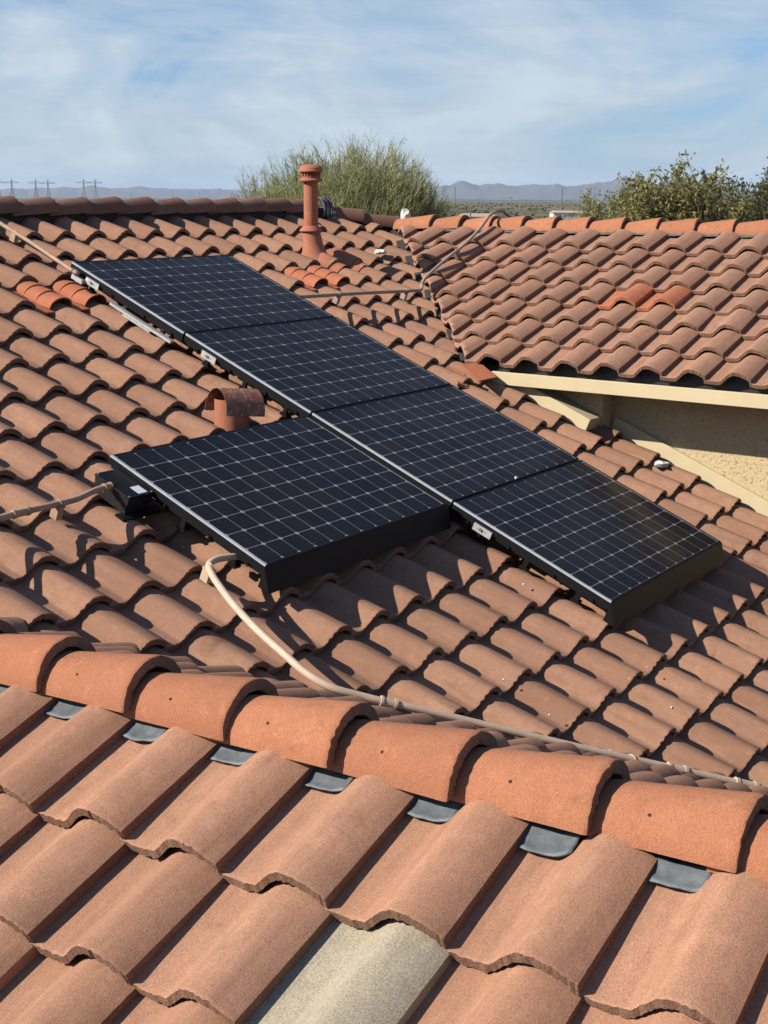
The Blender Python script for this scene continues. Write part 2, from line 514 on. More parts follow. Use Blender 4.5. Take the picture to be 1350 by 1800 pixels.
def tile_mesh(name, mats, width=TW, hi=False, seed=0, ys=None, crown=1.0, thick=0.028):
    xs = XS_HI if hi else XS_LO
    if hi:
        xs = sorted(set(xs + [(a + b) / 2 for a, b in zip(xs, xs[1:])]))
    ys = ys or ([0.0, 0.004, 0.010] + [0.03 + 0.375 * i / 6 for i in range(7)] if hi else [0.0, TL])
    nx, ny = len(xs), len(ys)
    mb = MB()
    vs = []
    for layer in (0, 1):
        for j, y in enumerate(ys):
            for i, x in enumerate(xs):
                z = prof(x) * (1 - 0.18 * y / TL) * crown + TT_ * (1 - y / TE) - (0 if not layer else thick if x < 0.985 else prof(x) - 0.006)
                yy, xx = y, x * width
                if hi:
                    q = Vector((x * 9 + seed * 7.1, y * 12, layer * 3.3 + seed))
                    if j <= 1:
                        k = mnoise.noise(Vector((x * 26 + seed * 9, seed * 3.7 + layer * 5, j * 0.4))) * 0.0050 + mnoise.noise(Vector((x * 70, seed * 5.1 + layer, 1))) * 0.0032
                        yy += k if j == 0 else k * 0.5
                        z += (mnoise.noise(Vector((x * 45, layer * 4 + seed, 7))) * 0.0018 - (0.0015 if j == 0 and layer == 0 else 0)) * (1 if j == 0 else .3)
                    z += mnoise.noise(q) * 0.0012
                vs.append((xx, yy, z))
    fs, mi = [], []
    o = nx * ny
    for j in range(ny - 1):
        for i in range(nx - 1):
            a = j * nx + i
            fs.append((a, a + 1, a + nx + 1, a + nx)); mi.append(0)
            fs.append((o + a, o + a + nx, o + a + nx + 1, o + a + 1)); mi.append(0)
    for i in range(nx - 1):
        fs.append((i, o + i, o + i + 1, i + 1)); mi.append(1)
        a = (ny - 1) * nx + i
        fs.append((a, a + 1, o + a + 1, o + a)); mi.append(0)
    for j in range(ny - 1):
        a = j * nx
        fs.append((a, a + nx, o + a + nx, o + a)); mi.append(0)
        a = j * nx + nx - 1
        fs.append((a, o + a, o + a + nx, a + nx)); mi.append(1)  # side wall in the darker uncoated edge colour, which paints in its shade
    mb.add(vs, fs)
    mb.mi = mi
    return mb.mesh(name, mats, 38)


def clay_tile_mesh(name, mats, width):
    """orange repair tile: tall barrel of three short lapping sleeves over a flat pan with its own lip"""
    mb = MB()
    n = 12
    for s in range(3):
        y0, y1 = [(0.0, 0.135), (0.13, 0.25), (0.245, 0.40)][s]
        vs = []
        for lay in (0, 1):
            for y in (y0, y1):
                tz = TT_ * (1 - y / TE) + (0.006 if y == y0 else -0.002)
                for i in range(n + 1):
                    a = math.pi * (1 - i / n)
                    r = 0.094 - 0.010 * lay
                    vs.append((width * 0.70 + r * math.cos(a), y, 0.004 + tz + (0.074 - 0.010 * lay) * math.sin(a) ** 0.9))
        m = n + 1
        fs = []
        for i in range(n):
            fs += [(i, i + 1, m + i + 1, m + i), (2 * m + i, 3 * m + i, 3 * m + i + 1, 2 * m + i + 1),
                   (i, 2 * m + i, 2 * m + i + 1, i + 1), (m + i, m + i + 1, 3 * m + i + 1, 3 * m + i)]
        fs += [(0, m, 3 * m, 2 * m), (n, 2 * m + n, 3 * m + n, m + n)]
        mb.add(vs, fs)
    T0 = TT_
    vs = [(0, -0.03, T0 - 0.012), (width * .52, -0.03, T0 - 0.012), (width * .52, 0.4, 0.0), (0, 0.4, 0.0),
          (0, -0.03, T0 + 0.002), (width * .52, -0.03, T0 + 0.002), (width * .52, 0.4, 0.012), (0, 0.4, 0.012)]
    mb.add(vs, [(0, 3, 2, 1), (4, 5, 6, 7), (0, 1, 5, 4), (1, 2, 6, 5), (2, 3, 7, 6), (3, 0, 4, 7)])
    return mb.mesh(name, mats, 40)


def cap_mesh(name, mats, seed=0, r0=0.133, r1=0.097, length=0.42, thick=0.034, hi=False, hgt=1.0):
    """half-round ridge tile, wide rough end at y=0"""
    n = 28 if hi else 12
    ys = [0.0, 0.006, 0.02, 0.1, 0.2, 0.3, length] if hi else [0.0, length]
    mb = MB()
    vs = []
    a0 = rad(3)
    for lay in (0, 1):
        for j, y in enumerate(ys):
            r = r0 + (r1 - r0) * y / length - thick * lay
            for i in range(n + 1):
                a = math.pi - a0 + (2 * a0 - math.pi) * i / n
                k = dz = 0.0
                if hi:
                    if j <= 1:
                        k = (mnoise.noise(Vector((i * 0.9, seed * 7.3, lay * 2.0))) * 0.005 + mnoise.noise(Vector((i * 2.7, seed * 3.3, lay))) * 0.003) * (1 if j == 0 else .4)
                    dz = mnoise.noise(Vector((i * 0.35 + seed * 5, y * 9, 1.0))) * 0.0018
                    if i in (0, n):
                        dz += mnoise.noise(Vector((y * 40, seed * 3.0, i))) * 0.004
                rr = r + dz
                if j == 0 and lay == 0 and hi:
                    rr -= 0.003
                vs.append((rr * math.cos(a), y + k, rr * math.sin(a) * hgt - 0.02 * y / length))
    m = n + 1
    o = m * len(ys)
    fs, mi = [], []
    for j in range(len(ys) - 1):
        for i in range(n):
            a = j * m + i
            fs += [(a, a + 1, a + m + 1, a + m), (o + a, o + a + m, o + a + m + 1, o + a + 1)]
            mi += [0, 0]
        a, b = j * m, j * m + n
        fs += [(a, a + m, o + a + m, o + a), (b, o + b, o + b + m, b + m)]
        mi += [0, 0]
    e = (len(ys) - 1) * m
    for i in range(n):
        fs += [(i, o + i, o + i + 1, i + 1), (e + i, e + i + 1, o + e + i + 1, o + e + i)]
        mi += [1, 1]
    mb.add(vs, fs)
    mb.mi = mi
    # nail hole on the weather side
    if hi:
        y = 0.215
        r = r0 + (r1 - r0) * y / length + 0.0016
        for sgn in (-1,):
            a = rad(180 - 42)
            cx, cz = r * math.cos(a), r * math.sin(a) * hgt - 0.02 * y / length
            nx_, nz_ = math.cos(a), math.sin(a)
            tx, tz = -nz_, nx_
            pts = [(cx + tx * 0.0042 * math.cos(q), y + 0.0042 * math.sin(q), cz + tz * 0.0042 * math.cos(q)) for q in [i * math.pi / 4 for i in range(8)]]
            mb.add(pts, [tuple(range(8))], 2)
    return mb.mesh(name, mats, 40)


# ------------------------------------------------------------------ ground, mountains, haze
GZ = -5.2
mb = MB()
R_G = 60000.0
ring = [0, 15, 40, 100, 300, 1000, 4000, 15000, R_G]
vs, fs = [(0, 0, GZ)], []
n = 64
for r in ring[1:]:
    for k in range(n):
        vs.append((r * math.cos(2 * math.pi * k / n), r * math.sin(2 * math.pi * k / n), GZ))
for k in range(n):
    fs.append((0, 1 + k, 1 + (k + 1) % n))
for i in range(len(ring) - 2):
    for k in range(n):
        a, b = 1 + i * n, 1 + (i + 1) * n
        fs.append((a + k, b + k, b + (k + 1) % n, a + (k + 1) % n))
mb.add(vs, fs)
g = put('ground', mb.mesh('ground', M['ground']))
g['kind'] = 'structure'

FH = Vector((math.sin(YAW), math.cos(YAW), 0))
RH = Vector((math.cos(YAW), -math.sin(YAW), 0))


def at(px, dist, z=GZ):
    """world point DIST metres ahead in the direction that shows PX pixels from the left of the photograph"""
    q = CAM + FH * dist + RH * ((px - 675) / FPX * dist)
    return Vector((q.x, q.y, z))


def mountains(name, dist, depth, px_h, seed, rough):
    pts = sorted(px_h)
    mb = MB()
    nx, ny = 620, 14
    x0, x1 = pts[0][0], pts[-1][0]
    for j in range(ny + 1):
        d = dist + depth * (j / ny)
        t = j / ny
        cross = math.sin(math.pi * min(1, t * 0.95 + 0.03)) ** 0.8
        for i in range(nx + 1):
            px = x0 + (x1 - x0) * i / nx
            for (a, ha), (b, hb) in zip(pts, pts[1:]):
                if a <= px <= b:
                    h = ha + (hb - ha) * (px - a) / (b - a)
                    break
            nz = mnoise.fractal(Vector((px * 0.045, t * 3, seed)), 0.9, 2.1, 6)
            nz2 = mnoise.ridged_multi_fractal(Vector((px * 0.012, t * 2.2, seed + 5)), 0.9, 2.2, 5, 1.0, 2.0)
            hh = h / FPX * (dist + depth * 0.5) * cross * (0.78 + 0.13 * nz2) + nz * rough * cross
            mb.add([at(px, d, GZ - 20 + max(0, hh + 20 * cross))], [])
    for j in range(ny):
        for i in range(nx):
            a = j * (nx + 1) + i
            mb.f.append((a, a + 1, a + nx + 2, a + nx + 1)); mb.mi.append(0)
    o = put(name, mb.mesh(name, M['hill'], 60))
    o['kind'] = 'structure'


mountains('mountains', 15000, 3000, [(300, 4), (520, 12), (640, 16), (740, 20), (775, 26), (800, 31), (850, 27), (900, 25), (950, 29), (1000, 27), (1040, 31), (1062, 37), (1082, 45), (1100, 38), (1150, 28), (1250, 22), (1400, 24), (1700, 18), (2100, 6)], 3.0, 24)
mountains('hills', 17500, 3000, [(-900, 3), (-500, 9), (-100, 13), (60, 16), (190, 20), (300, 18), (420, 16), (560, 13), (800, 10), (1100, 3)], 9.0, 24)

# ------------------------------------------------------------------ house
house = thing('house', 'tan stucco house under terracotta concrete tile roofs that fill the foreground', 'house', (0, -2, GZ))


def deck(name, F, poly, off=-0.03, thick=0.05, mat='underlay'):
    """a roof deck: POLY are plan points (X, Y) lying on frame F"""
    mb = MB()
    top = [Vector((x, y, plane_z(F, x, y, off))) for x, y in poly]
    bot = [q - Vector((0, 0, thick)) for q in top]
    k = len(poly)
    fs = [tuple(range(k)), tuple(range(2 * k - 1, k - 1, -1))] + [(i, i + k, (i + 1) % k + k, (i + 1) % k) for i in range(k)]
    mb.add(top + bot, fs)
    me = mb.mesh(name, M[mat])
    return put(name, me, house)


VS_P, VS_N = Vector((2.30, -1.615, 0)), Vector((2.344, -2.645, 0)).normalized()   # valley between main slope and side wing
V_GABLE = -5.45    # X + Y on the valley between main slope and gable wing
M_RIDGE_Y = 1.215
S_RIDGE_X = 4.80
WALL_X = 2.92
g_head_y = V_GABLE - G_RIDGE.x         # where the gable ridge runs into the main slope
main_roof = deck('main_roof_slope', MAIN, [(-6.6, M_RIDGE_Y), (4.25, M_RIDGE_Y), (4.85, 0.72), (4.72, 0.72), (2.40, -1.59), (2.40, -2.6), (WALL_X, -2.6), (WALL_X, -6.6), (1.15, -6.6), (G_RIDGE.x, g_head_y), (-6.6, g_head_y - 3.1)])
gable_front = deck('gable_wing_slope', GABLE, [(G_RIDGE.x, g_head_y), (G_RIDGE.x, -9.2), (-7.6, -9.2), (-7.6, g_head_y - (7.6 + G_RIDGE.x))])
gable_back = deck('gable_wing_back_slope', BACK, [(G_RIDGE.x, g_head_y), (1.15, -6.6), (1.15, -9.2), (G_RIDGE.x, -9.2)])
side_roof = deck('side_wing_slope', SIDE, [(S_RIDGE_X, 0.80), (S_RIDGE_X, -7.5), (2.54, -7.5), (2.54, -1.45)])
BACKM = frame(Vector((-1, 0, 0)), Vector((0, -CT, ST)), Vector((0, ST, CT)), Vector((0, M_RIDGE_Y, plane_z(MAIN, 0, M_RIDGE_Y))))
BACKS = frame(Vector((0, 1, 0)), Vector((-CT, 0, ST)), Vector((ST, 0, CT)), Vector((S_RIDGE_X, 0, plane_z(SIDE, S_RIDGE_X, 0))))
deck('rear_roof_slope', BACKM, [(-6.6, M_RIDGE_Y), (-6.6, 6.0), (9.0, 6.0), (4.25, M_RIDGE_Y)], mat='tile_main')
deck('rear_side_slope', BACKS, [(S_RIDGE_X, 0.80), (9.0, 5.0), (9.0, -7.5), (S_RIDGE_X, -7.5)], mat='tile_main')


# ---- tiles
def clipped(me, F_tile, planes, name):
    """copy of a tile mesh cut by vertical world planes (point, outward normal)"""
    bm = bmesh.new()
    bm.from_mesh(me)
    inv = F_tile.inverted()
    rot = inv.to_3x3()
    for co, no in planes:
        lc, ln = inv @ co, (rot @ no).normalized()
        d = [(v.co - lc).dot(ln) for v in bm.verts]
        if not d:
            break
        if max(d) < 0:
            continue
        if min(d) > 0:
            bm.free()
            return None
        r = bmesh.ops.bisect_plane(bm, geom=bm.verts[:] + bm.edges[:] + bm.faces[:], plane_co=lc, plane_no=ln, clear_outer=True)
        edges = [e for e in r['geom_cut'] if isinstance(e, bmesh.types.BMEdge)]
        bmesh.ops.holes_fill(bm, edges=edges)
    if len(bm.verts) < 4:
        bm.free()
        return None
    out = bpy.data.meshes.new(name)
    bm.to_mesh(out)
    bm.free()
    for m in me.materials:
        out.materials.append(m)
    return out


def project(q):
    d = q - CAM
    z = d.dot(fw)
    if z < 0.3:
        return None
    return 675 + FPX * d.dot(rt2) / z, 900 + FPX * d.dot(dn2) / z, z


def tile_field(parent, F, rows, cols, meshes, y_of, x_of, planes, special, limit, mat_key, stretch=1.0, hide=None):
    """lay tiles: row r has its lip at frame height y_of(r); column c has its left edge at x_of(c)"""
    cand = []
    for r in rows:
        for c in cols:
            sp = special.get((r, c))
            if sp == 'skip':
                continue
            T = F @ Matrix.Translation((x_of(c) + random.gauss(0, .0012), y_of(r) + random.gauss(0, .002), random.gauss(0, .0008))) \
                @ Matrix.Rotation(rad(random.gauss(0, .6)), 4, 'Z') @ Matrix.Rotation(rad(random.gauss(0, .45)), 4, 'X') @ Matrix.Diagonal((stretch, 1, 1, 1))
            me = sp[0] if sp else meshes[random.randrange(len(meshes))]
            ctr = T @ Vector((TW / 2, 0.17, 0.05))
            n_out = 0
            cut = False
            for co, no in planes:
                dd = (ctr - co).dot(no)
                if dd > 0.32:
                    n_out = 1
                    break
                if dd > -0.32:
                    cut = True
            if n_out:
                continue
            if cut:
                me2 = clipped(me, T, [(co, no) for co, no in planes], 'cut_roof_tile')
                if me2 is None:
                    continue
                if len(me2.vertices) != len(me.vertices):
                    me = me2
                else:
                    bpy.data.meshes.remove(me2)
            s = project(ctr)
            score = 0.0
            if s and -90 < s[0] < 1440 and -50 < s[1] < 1900:
                score = 1.0 / s[2] ** 2
            if hide and hide(ctr):
                score *= 0.01
            if sp:
                score = 9.0
            cand.append((score, me, T, sp))
    cand.sort(key=lambda a: -a[0])
    rest = MB()
    nm = None
    for k, (score, me, T, sp) in enumerate(cand):
        if k < limit and score > 0.0015:
            o = put('roof_tile', me, parent, T)
            if sp:
                o['label'] = sp[1]
        else:
            nm = me
            rest.add([T @ v.co for v in me.vertices], [tuple(q.vertices) for q in me.polygons])
    if rest.v:
        me = rest.mesh('roof_tiles', [M[mat_key]], 38)
        o = put('more_roof_tiles', me, parent, Matrix.Identity(4))
        o['kind'] = 'stuff'


mats_main = [M['tile_main'], M['tile_edge']]
mats_wing = [M['tile_wing'], M['tile_edge']]
t_main = [tile_mesh('roof_tile', mats_main)]
t_main_hi = [tile_mesh('roof_tile', mats_main, hi=True, seed=s) for s in range(4)]
t_wing_hi = [tile_mesh('roof_tile', mats_wing, hi=True, seed=s + 10) for s in range(5)]
t_side_hi = [tile_mesh('roof_tile', [M['tile_side'], M['tile_edge']], hi=True, seed=s + 20) for s in range(4)]
t_grey = tile_mesh('roof_tile', [M['tile_grey'], M['tile_grey']], hi=True, seed=31)
t_clay2 = tile_mesh('repair_tile', [M['clay_orange'], M['clay_orange']], hi=True, seed=44, crown=1.12)
t_clay = clay_tile_mesh('repair_tile', [M['clay_orange'], M['tile_edge']], TW)

# main slope: v (metres down the slope) of row k is -0.765 + 0.333 k; crown of column c at 0.053 + 0.3035 c
PANELS = [(0.0, -0.022, 'uppermost solar panel of the sloping column, nearest the vent pipe'),
          (0.0, 1.040, 'second solar panel from the top of the sloping column'),
          (0.0, 2.099, 'third solar panel down the column, sharing its left edge with another panel'),
          (0.0, 3.157, 'lowest solar panel at the right end, with black skirt below'),
          (-1.622, 2.106, 'solar panel beside the column, black junction box at its left edge')]
PW, PH = 1.559, 1.046


def under_panel(q):
    l = PANEL.inverted() @ q
    for u, v, _ in PANELS:
        if u + 0.25 < l.x < u + PW - 0.1 and v + 0.1 < -l.y < v + PH - 0.15:
            return True
    return False


up = Vector((0, 0, 1))
gap = 0.035
main_planes = [(VS_P + VS_N * 0.02, VS_N),
               (Vector((WALL_X - 0.01, 0, 0)), Vector((1, 0, 0))),
               (Vector((0, 1.14, 0)), Vector((0, 1, 0))),
               (Vector((5.42, 0, 0)), Vector((1, 1, 0)).normalized()),
               (Vector((V_GABLE + gap, 0, 0)), Vector((-1, -1, 0)).normalized()),
               (Vector((0, g_head_y - G_RIDGE.x + gap, 0)), Vector((1, -1, 0)).normalized())]
# the first plane only holds above the side wing's eave, the last one only left of the gable ridge: lay the slope in three zones
row_y = lambda r: -(-0.765 + TE * r)
col_x = lambda c: 0.053 - 0.75 * TW + TW * c
lab_o = 'orange clay repair tile with three ribbed sections'
special = {(3, 0): (t_clay, lab_o), (3, -1): (t_clay, lab_o), (3, 8): (t_clay, lab_o), (3, 9): (t_clay, lab_o)}
up_planes = main_planes[:1] + main_planes[2:4]
dn_planes = main_planes[1:2] + main_planes[4:5]
lf_planes = main_planes[5:6]


def split_rows(a, b):
    return range(a, b)


# rows 0..6 lie above the side-wing eave
mid_planes = [(Vector((2.56, 0, 0)), Vector((1, 0, 0)))]
near_main = t_main_hi
tile_field(main_roof, MAIN, range(0, 8), range(-14, 17), near_main, row_y, col_x, up_planes, special, 190, 'tile_main', hide=under_panel)
tile_field(main_roof, MAIN, range(8, 10), range(-15, 10), near_main, row_y, col_x, mid_planes, {}, 55, 'tile_main', hide=under_panel)
tile_field(main_roof, MAIN, range(10, 22), range(-12, 11), near_main, row_y, col_x, dn_planes, {}, 130, 'tile_main', hide=under_panel)
tile_field(main_roof, MAIN, range(10, 14), range(-22, -12), t_main, row_y, col_x, lf_planes, {}, 0, 'tile_main')
tile_field(main_roof, MAIN, range(0, 8), range(-21, -14), t_main, row_y, col_x, up_planes, {}, 0, 'tile_main')
tile_field(main_roof, MAIN, range(8, 10), range(-21, -15), t_main, row_y, col_x, mid_planes, {}, 0, 'tile_main')

# gable wing, facing the camera: lips at X = -3.985 - 0.3075 j, right edges at Y = -4.125 - 0.309 k
gx = lambda X: (X - 0) / CT      # distance along the frame's y axis from the frame origin


def fy(F, X):
    """y coordinate in frame F of the tile base under world X"""
    return (F.inverted() @ Vector((X, 0, plane_z(F, X, 0)))).y


gs = 0.309 / TW
spec_g = {(1, 4): (t_grey, 'weathered pale grey tile among the brown ones')}
tile_field(gable_front, GABLE, range(0, 10), range(-8, 15), t_wing_hi, lambda r: fy(GABLE0, -3.985 - 0.3075 * r), lambda c: 4.103 + 0.309 * (c - 1),
           [(Vector((0, g_head_y - G_RIDGE.x - gap, 0)), Vector((-1, 1, 0)).normalized())], spec_g, 120, 'tile_wing', gs)
tile_field(gable_back, BACK, range(0, 14), range(-28, -6), t_main, lambda r: fy(BACK, -3.53 + 0.42 + 0.3075 * r), lambda c: 0.309 * c,
           [(Vector((V_GABLE - gap, 0, 0)), Vector((1, 1, 0)).normalized())], {}, 110, 'tile_main', gs)
# side wing: lips at X = 2.45 + 0.3072 j, right edges at Y = -2.75 + 0.3135 k
ss = 0.3135 / TW
spec_s = {(3, -1): (t_clay2, 'orange clay repair tile'), (3, 0): (t_clay2, 'orange clay repair tile')}
tile_field(side_roof, SIDE, range(0, 7), range(-13, 16), t_side_hi, lambda r: fy(SIDE, 2.45 + 0.3072 * r), lambda c: 2.75 + 0.3135 * (c - 1),
           [(VS_P + VS_N * 0.02, -VS_N)], spec_s, 220, 'tile_side', ss)

# ---- ridge tiles
cap_o = [cap_mesh('ridge_tile', [M['cap_orange'], M['tile_edge'], M['hole']], s, hi=True) for s in range(5)]
cap_b = [cap_mesh('ridge_tile', [M['cap_brown'], M['tile_edge'], M['hole']], s + 9, hi=True, r0=0.125, r1=0.100) for s in range(4)]


def ridge(start, direction, step, n, meshes, tilt=0.0):
    """caps with their wide ends towards -direction; START is the middle of the first wide end at its base"""
    d = direction.normalized()
    x = d.cross(ZA).normalized()
    z = x.cross(d)
    for k in range(n):
        q = start + d * step * k + Vector((random.gauss(0, .003), random.gauss(0, .003), random.gauss(0, .002)))
        T = frame(x, d, z, q) @ Matrix.Rotation(rad(random.gauss(0, .8)), 4, 'Z') @ Matrix.Rotation(rad(random.gauss(0, .5) + tilt), 4, 'X') @ Matrix.Rotation(rad(random.gauss(0, 1.0)), 4, 'Y')
        put('ridge_tile', meshes[k % len(meshes)], house, T)


ridge(Vector((-3.451, -8.613, -0.932)), Vector((-0.029, 1, -0.012)), 0.346, 19, cap_o)
ridge(Vector((S_RIDGE_X, -6.9, 0.150)), Vector((0, 1, 0)), 0.3255, 23, cap_o)
ridge(Vector((4.03, M_RIDGE_Y - 0.01, 0.300)), Vector((-1, 0, 0)), 0.350, 31, cap_b)
hip_end = Vector((4.90, 0.74, 0.13))
hip_d = (Vector((4.28, 1.20, 0.27)) - hip_end)
ridge(hip_end, hip_d, 0.40, 2, cap_b, 0.5)


def ridge_board(a, b, wdt, z0, z1):
    a, b = Vector(a), Vector(b)
    d = (b - a).normalized()
    x = d.cross(ZA).normalized() * wdt / 2
    mb = MB()
    vs = [q + e + Vector((0, 0, z)) for z in (z0, z1) for q, e in ((a, x), (a, -x), (b, -x), (b, x))]
    mb.add(vs, [(0, 1, 2, 3), (4, 7, 6, 5), (0, 4, 5, 1), (1, 5, 6, 2), (2, 6, 7, 3), (3, 7, 4, 0)])
    put('ridge_board', mb.mesh('ridge_board', M['underlay']), house)


ridge_board((-6.5, M_RIDGE_Y, 0), (4.22, M_RIDGE_Y, 0), 0.17, 0.10, 0.335)
ridge_board((4.22, M_RIDGE_Y - 0.02, 0), (4.88, 0.74, -0.12), 0.12, 0.05, 0.30)
ridge_board((-3.45, -9.0, 0.03), (-3.64, g_head_y, -0.045), 0.13, -1.25, -0.935)
ridge_board((S_RIDGE_X, -7.2, 0), (S_RIDGE_X, 0.7, 0), 0.14, -0.1, 0.20)


# ---- flashing strips below the ridge tiles
def ridge_flashing(F, x_edge, y0, pitch, k0, k1):
    """a lens-shaped piece of soft metal dressed into each pan just below the ridge tiles"""
    ye = fy(GABLE0 if F is GABLE else F, x_edge)
    for k in range(k0, k1):
        mb = MB()
        vs, fs = [], []
        n, m = 14, 5
        j1, j2 = random.uniform(-.02, .02), random.uniform(.6, 1.3)
        for i in range(n + 1):
            t = -0.10 + 0.55 * i / n
            xx = y0 + pitch * (k - 1 + t)
            e = math.sin(math.pi * i / n)
            yl = ye - 0.008 - 0.017 * j2 * e ** 0.7 + 0.004 * mnoise.noise(Vector((k * 1.7, t * 9, 3)))
            h = 0.008 + (max(0, t - 0.22) / 0.2) ** 2 * 0.012 + (max(0, 0.02 - t) / 0.12) ** 2 * 0.004
            for s in range(m + 1):
                f = s / m
                y = yl + (ye + 0.06 - yl) * f
                z = h + 0.012 * (1 - f) ** 6 * e + 0.008 * f + 0.0045 * mnoise.noise(Vector((k * 3 + t * 9, f * 4, 1)))
                vs.append(F @ Vector((xx, y, z)))
        for i in range(n):
            for s in range(m):
                a = i * (m + 1) + s
                fs.append((a, a + m + 1, a + m + 2, a + 1))
        mb.add(vs, fs)
        o = put('ridge_flashing', mb.mesh('ridge_flashing', M['lead'], 60), house)
        sm = o.modifiers.new('thickness', 'SOLIDIFY')
        sm.thickness = 0.004


ridge_flashing(GABLE, -3.655, 4.103, 0.309, -4, 13)
ridge_flashing(SIDE, 4.665, 2.75, 0.3135, -8, 7)


# ---- side wing wall, fascia, soffit
def part_box(name, lo, hi, mat, parent, bevel=0.004):
    mb = MB()
    mb.box(lo, hi)
    o = put(name, mb.mesh(name, M[mat]), parent)
    if bevel:
        b = o.modifiers.new('bevel', 'BEVEL')
        b.width = bevel
        b.segments = 2
    return o


wall = part_box('wall', (WALL_X, -7.5, GZ), (WALL_X + 0.2, -2.4, -0.86), 'stucco', house, 0)
part_box('wall', (2.74, -2.50, -1.75), (WALL_X + 0.19, -1.45, -0.864), 'stucco', house, 0)
part_box('soffit', (2.498, -7.5, -0.885), (WALL_X + 0.1, -1.62, -0.870), 'fascia', house, 0)
part_box('fascia', (2.462, -7.5, -0.912), (2.496, -1.72, -0.818), 'fascia', house)
fr = part_box('frieze_board', (WALL_X - 0.03, -7.5, -1.02), (WALL_X - 0.001, -2.53, -0.886), 'stucco', house)


def slope_trim(name, x0, x1, v0, v1, n0, n1, mat, T=PANEL):
    mb = MB()
    mb.box((x0, -v1, n0), (x1, -v0, n1), 0, T)
    o = put(name, mb.mesh(name, M[mat]), house)
    b = o.modifiers.new('bevel', 'BEVEL')
    b.width = 0.004
    b.segments = 2
    return o


slope_trim('wall_trim', WALL_X - 0.035, WALL_X - 0.002, 2.78, 4.35, -0.20, -0.075, 'fascia')
slope_trim('wall_trim', WALL_X - 0.035, WALL_X - 0.002, 4.356, 6.4, -0.20, -0.075, 'fascia')
slope_trim('wall_trim', 2.54, 2.738, 1.93, 2.74, -0.17, -0.075, 'fascia')

# dark closure strip between eave tiles and fascia
mb = MB()
vs, fs = [], []
per = 14
N = 0
for k in range(-6, 16):
    for i in range(per):
        t = i / per
        Y = -(2.75 + 0.3135 * (k - 1 + t))
        if Y > -1.72:
            continue
        h = prof(t)
        top = (SIDE @ Vector((-Y, fy(SIDE, 2.505), 0.0))).z + h * 1.0 + 0.002
        vs += [(2.52, Y, -0.83), (2.52, Y, top)]
        N += 1
for i in range(N - 1):
    fs.append((2 * i, 2 * i + 2, 2 * i + 3, 2 * i + 1))
mb.add(vs, fs)
put('eave_closure', mb.mesh('eave_closure', M['black_plastic'], 50), house)

# plain walls below the other roofs
part_box('wall', (-6.4, 5.5, GZ), (4.2, 5.7, -1.55), 'stucco', house, 0)
part_box('wall', (-7.3, -9.0, GZ), (-7.1, -6.0, -2.75), 'stucco', house, 0)


# broken repair pieces where the valley ends at the side wing's eave
def slab(name, c, sx, sy, sz, rot, mat, parent, jag=0.0):
    mb = MB()
    mb.box((-sx / 2, -sy / 2, -sz / 2), (sx / 2, sy / 2, sz / 2))
    if jag:
        mb.v = [tuple(a + random.uniform(-jag, jag) for a in q) for q in mb.v]
    T = Matrix.Translation(c) @ rot
    o = put(name, mb.mesh(name, M[mat]), parent, T)
    b = o.modifiers.new('bevel', 'BEVEL')
    b.width = 0.003
    return o


def on(F, x, y, z):
    return F @ Vector((x, y, z))


def chunk(name, c, r, mat, parent, seed=0, sq=(1, 1, 1)):
    bm = bmesh.new()
    bmesh.ops.create_icosphere(bm, subdivisions=2, radius=r)
    for v in bm.verts:
        k = 1 + 0.55 * mnoise.noise(v.co * (2.2 / r) + Vector((seed, 0, 0)))
        v.co = Vector((v.co.x * k * sq[0], v.co.y * k * sq[1], v.co.z * k * sq[2]))
    me = bpy.data.meshes.new(name)
    bm.to_mesh(me)
    bm.free()
    me.materials.append(M[mat])
    return put(name, me, parent, Matrix.Translation(c))


rm = MAIN.to_3x3().to_4x4()
slab('broken_tile', on(MAIN, 2.36, -1.86, 0.125), 0.17, 0.25, 0.014, rm @ Matrix.Rotation(rad(-20), 4, 'Z') @ Matrix.Rotation(rad(-14), 4, 'Y'), 'clay_orange', house, 0.006)
slab('broken_tile', on(MAIN, 2.20, -1.76, 0.085), 0.06, 0.15, 0.012, rm @ Matrix.Rotation(rad(14), 4, 'Z') @ Matrix.Rotation(rad(-20), 4, 'Y'), 'clay_orange', house, 0.01)
slab('broken_tile', on(MAIN, 2.10, -1.90, 0.07), 0.05, 0.09, 0.012, rm @ Matrix.Rotation(rad(50), 4, 'Z') @ Matrix.Rotation(rad(-14), 4, 'Y'), 'clay_orange', house, 0.01)
chunk('mortar_lump', (4.83, 0.62, 0.23), 0.062, 'mortar', house, 2, (1, .8, 1.5))
chunk('mortar_chip', on(MAIN, 3.86, 0.21, 0.105), 0.045, 'mortar', house, 5, (1.0, 1.3, .5))
chunk('mortar_chip', on(MAIN, 2.72, -3.30, 0.075), 0.055, 'mortar', house, 8, (1.2, 1.0, .4))
for k in range(9):
    chunk('mortar_chip', on(MAIN, random.uniform(-2.0, 0.6), -random.uniform(3.3, 4.8), 0.083), random.uniform(.004, .007), 'mortar', house, k)
# crumpled flashing wrapped round the end of the main ridge
mb = MB()
for s in range(5):
    x = 4.13 + 0.030 * s
    pts = []
    for i in range(11):
        a = rad(200 - 22 * i)
        r = 0.127 + 0.014 * mnoise.noise(Vector((s * 2.3, i * 0.9, 4)))
        pts.append((x + 0.05 * math.sin(a * 0.9) + 0.010 * mnoise.noise(Vector((i, s, 2))), M_RIDGE_Y - 0.01 + r * math.cos(a), 0.30 + r * math.sin(a)))
    mb.tube(pts, 0.009, 6, 1 if s in (1, 3) else 0, 2)
put('ridge_end_flashing', mb.mesh('ridge_end_flashing', [M['lead'], M['black_plastic']], 60), house)


